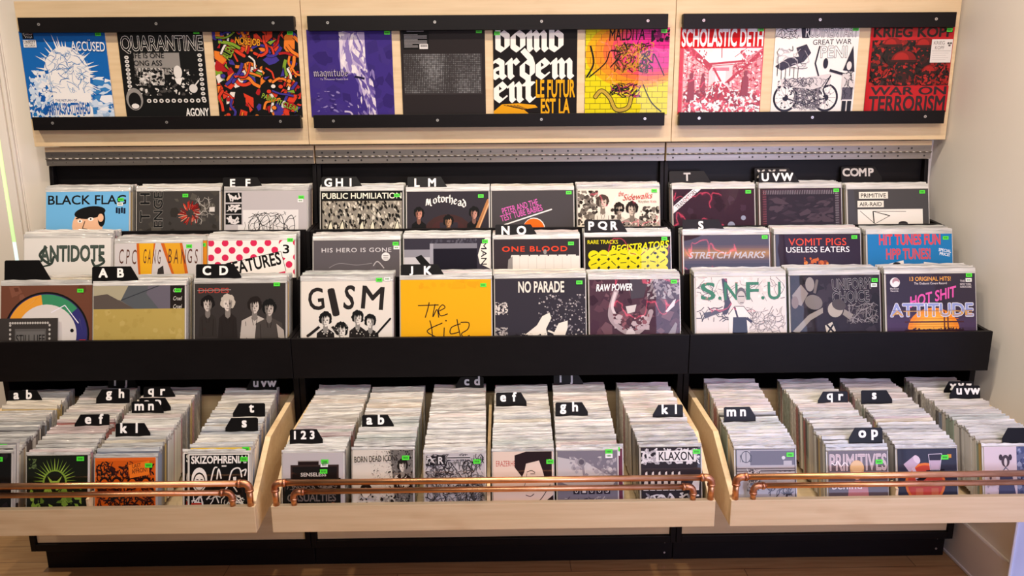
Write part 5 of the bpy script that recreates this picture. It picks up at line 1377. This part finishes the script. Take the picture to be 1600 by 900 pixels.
for ci, (xf, xb, zt, art, base, desc, st, bord) in enumerate(SGL):
    zb = zt - SGH * math.cos(SLEAN)
    yf = -.889 - SGH * math.sin(SLEAN)
    front_record('single_record', art, SGH, SGH, base, desc, 'single record', 'front singles of the drawer columns', (xf, yf, zb), M['sg_sleeve'], st, flap=.009, border=bord, lean=SLEAN, seed=700 + ci)
    mine = sorted([t for t in TABS_SG if t[4] == ci], key=lambda t: t[3])
    g = f'singles packed in the column behind the {desc}'
    off = 0.0088
    k = 1
    run = prng.choice(PAL)
    extra = {3: [(-.018, .001, A_skizo, '#1c1a1b', '#e8e4dc', 'second black doodled single peeking out at the left of the first', []), (-.001, .010, A_yellow, '#e0bf4a', None, 'plain yellow single peeking out behind the black doodled singles', [(.92, .03)])],
             8: [(.016, .004, A_maroon, '#d8c8cc', None, 'maroon and pink single peeking out behind the grey photo single', [(.90, .03), (.90, .10, 'white')])],
             0: [(0, .010, A_dark, '#2b2a2e', None, 'second black single behind the one at the left drawer end', []), (.004, .022, A_greylp, '#8d8a8a', None, 'grey single with thin black capitals in the left drawer', [(.78, .06)])]}.get(ci, [])
    for ex, ez, ea, eb, ebd, el, es in extra:
        front_record('single_record', ea, SGH, SGH, eb, el, 'single record', 'front singles of the drawer columns', (xf + ex, yf + off + ez * math.tan(SLEAN), zb + ez), M['sg_sleeve'], es, flap=.009, border=ebd, lean=SLEAN, seed=900 + ci)
        off += .0104
        k += 1
    while off < .889 - .392:
        f = off / (.889 - .408)
        x = xf + (xb - xf) * f
        ytop = -.889 + off
        if mine and ytop > mine[0][3]:
            nm, x0, x1, ty, _, side = mine.pop(0)
            lab = f'small black divider tab lettered {nm} in the {DRN[ci]} drawer' if nm else 'small blank black divider tab at the right end of the right drawer'
            dh = (.746 - .527 + .020 * f) / math.cos(SLEAN)
            cxx = min(max((x0 + x1) / 2, x - .088 + .053), x + .088 - .053)
            hw = (x1 - x0) / 2
            divider('divider_card', cxx - hw - x, cxx + hw - x, dh, .031, (x, yf + off + .0016 + (.527 - zb) * math.tan(SLEAN), .527), SLEAN, lab, 'single divider cards', side, nm, 'white', body=(-.088, .088))
            off += .0044
            continue
        zz = .5265 + prng.uniform(-.007, .007) + .020 * f
        if prng.random() < .45: run = prng.choice(PAL)
        if k < NEAR + 1:
            packed('sg', (x + prng.uniform(-.0012, .0012), yf + off + (zz - zb) * math.tan(SLEAN), zz), SLEAN, f'sleeved single filed behind the {desc}', 'single record', g, run)
        else:
            sub = MB()
            sleeve_mesh(sub, .184, SGH, .010 + prng.uniform(0, .003), 0.0, .0098, prng.randrange(9999), .0010, 8)
            c_, s_ = math.cos(SLEAN), math.sin(SLEAN)
            dx = x + prng.uniform(-.0012, .0012)
            vs = [(vx + dx, vy * c_ + vz * s_ + yf + off + (zz - zb) * math.tan(SLEAN), vz * c_ - vy * s_ + zz) for vx, vy, vz in sub.v]
            lc_ = lin(run); wc = lin(prng.choice(['#d9d5ce', '#cfcbc4', '#e0dcd4', '#c4c0ba', '#d8cfc4']))
            b0 = len(stuff.v)
            stuff.v.extend(vs)
            for fc in sub.f:
                hi_ = sum(sub.v[i][2] for i in fc) / len(fc) > SGH - .001
                stuff.f.append([b0 + i for i in fc]); stuff.m.append(0)
                mixc = tuple((.16 * a_ + .84 * b_ if hi_ else .78 * a_ + .22 * b_) for a_, b_ in zip(lc_, wc))
                stuff.c.append(mixc[:3] + (1.0,))
        off += prng.choice((.0106, .0110, .0116, .0132)) if k < NEAR + 1 else STEP
        k += 1
o = stuff.build('packed_singles', M['sg_stuff'])
tag(o, 'remaining sleeved singles packed tight at the back of the three drawers', 'packed singles', None, 'stuff')

# ------------------------------------------------------------------ neon sign in the shop behind the viewer (seen only in the plastic sleeves)
mn, ntn, pn = new_mat('red_neon_glow')
pn.inputs['Base Color'].default_value = lin('#ff5a6a')
pn.inputs['Emission Color'].default_value = (1.0, 0.07, 0.14, 1)
pn.inputs['Emission Strength'].default_value = 40.0
root = empty('neon_sign', (3.1, -3.6, 1.75), 'red neon tube sign of looping lines on a black frame facing the racks', 'neon sign')
b = MB()
b.box(-.62, -.60, -.03, -.01, -1.75, 1.30); b.box(.60, .62, -.03, -.01, -1.75, 1.30); b.box(-.62, .62, -.03, -.01, 1.28, 1.30); b.box(-.62, .62, -.03, -.01, -.02, 0); b.box(-.75, -.47, -.15, .11, -1.75, -1.73); b.box(.47, .75, -.15, .11, -1.75, -1.73)
b.build('frame', M['black'], root)
nr = random.Random(11)
for line in range(5):
    pts, z0 = [], .14 + line * .25
    for i in range(70):
        t = i / 69
        pts.append((-.55 + 1.1 * t + .035 * math.sin(t * 40 + line), 0.0, z0 + .075 * math.sin(t * 31 + line * 2) * (.6 + .4 * math.sin(t * 9 + line)) + .03 * math.sin(t * 67)))
    b = MB(); b.tube(pts, .0045, 8)
    b.build('neon_tube', mn, root, 0, True)
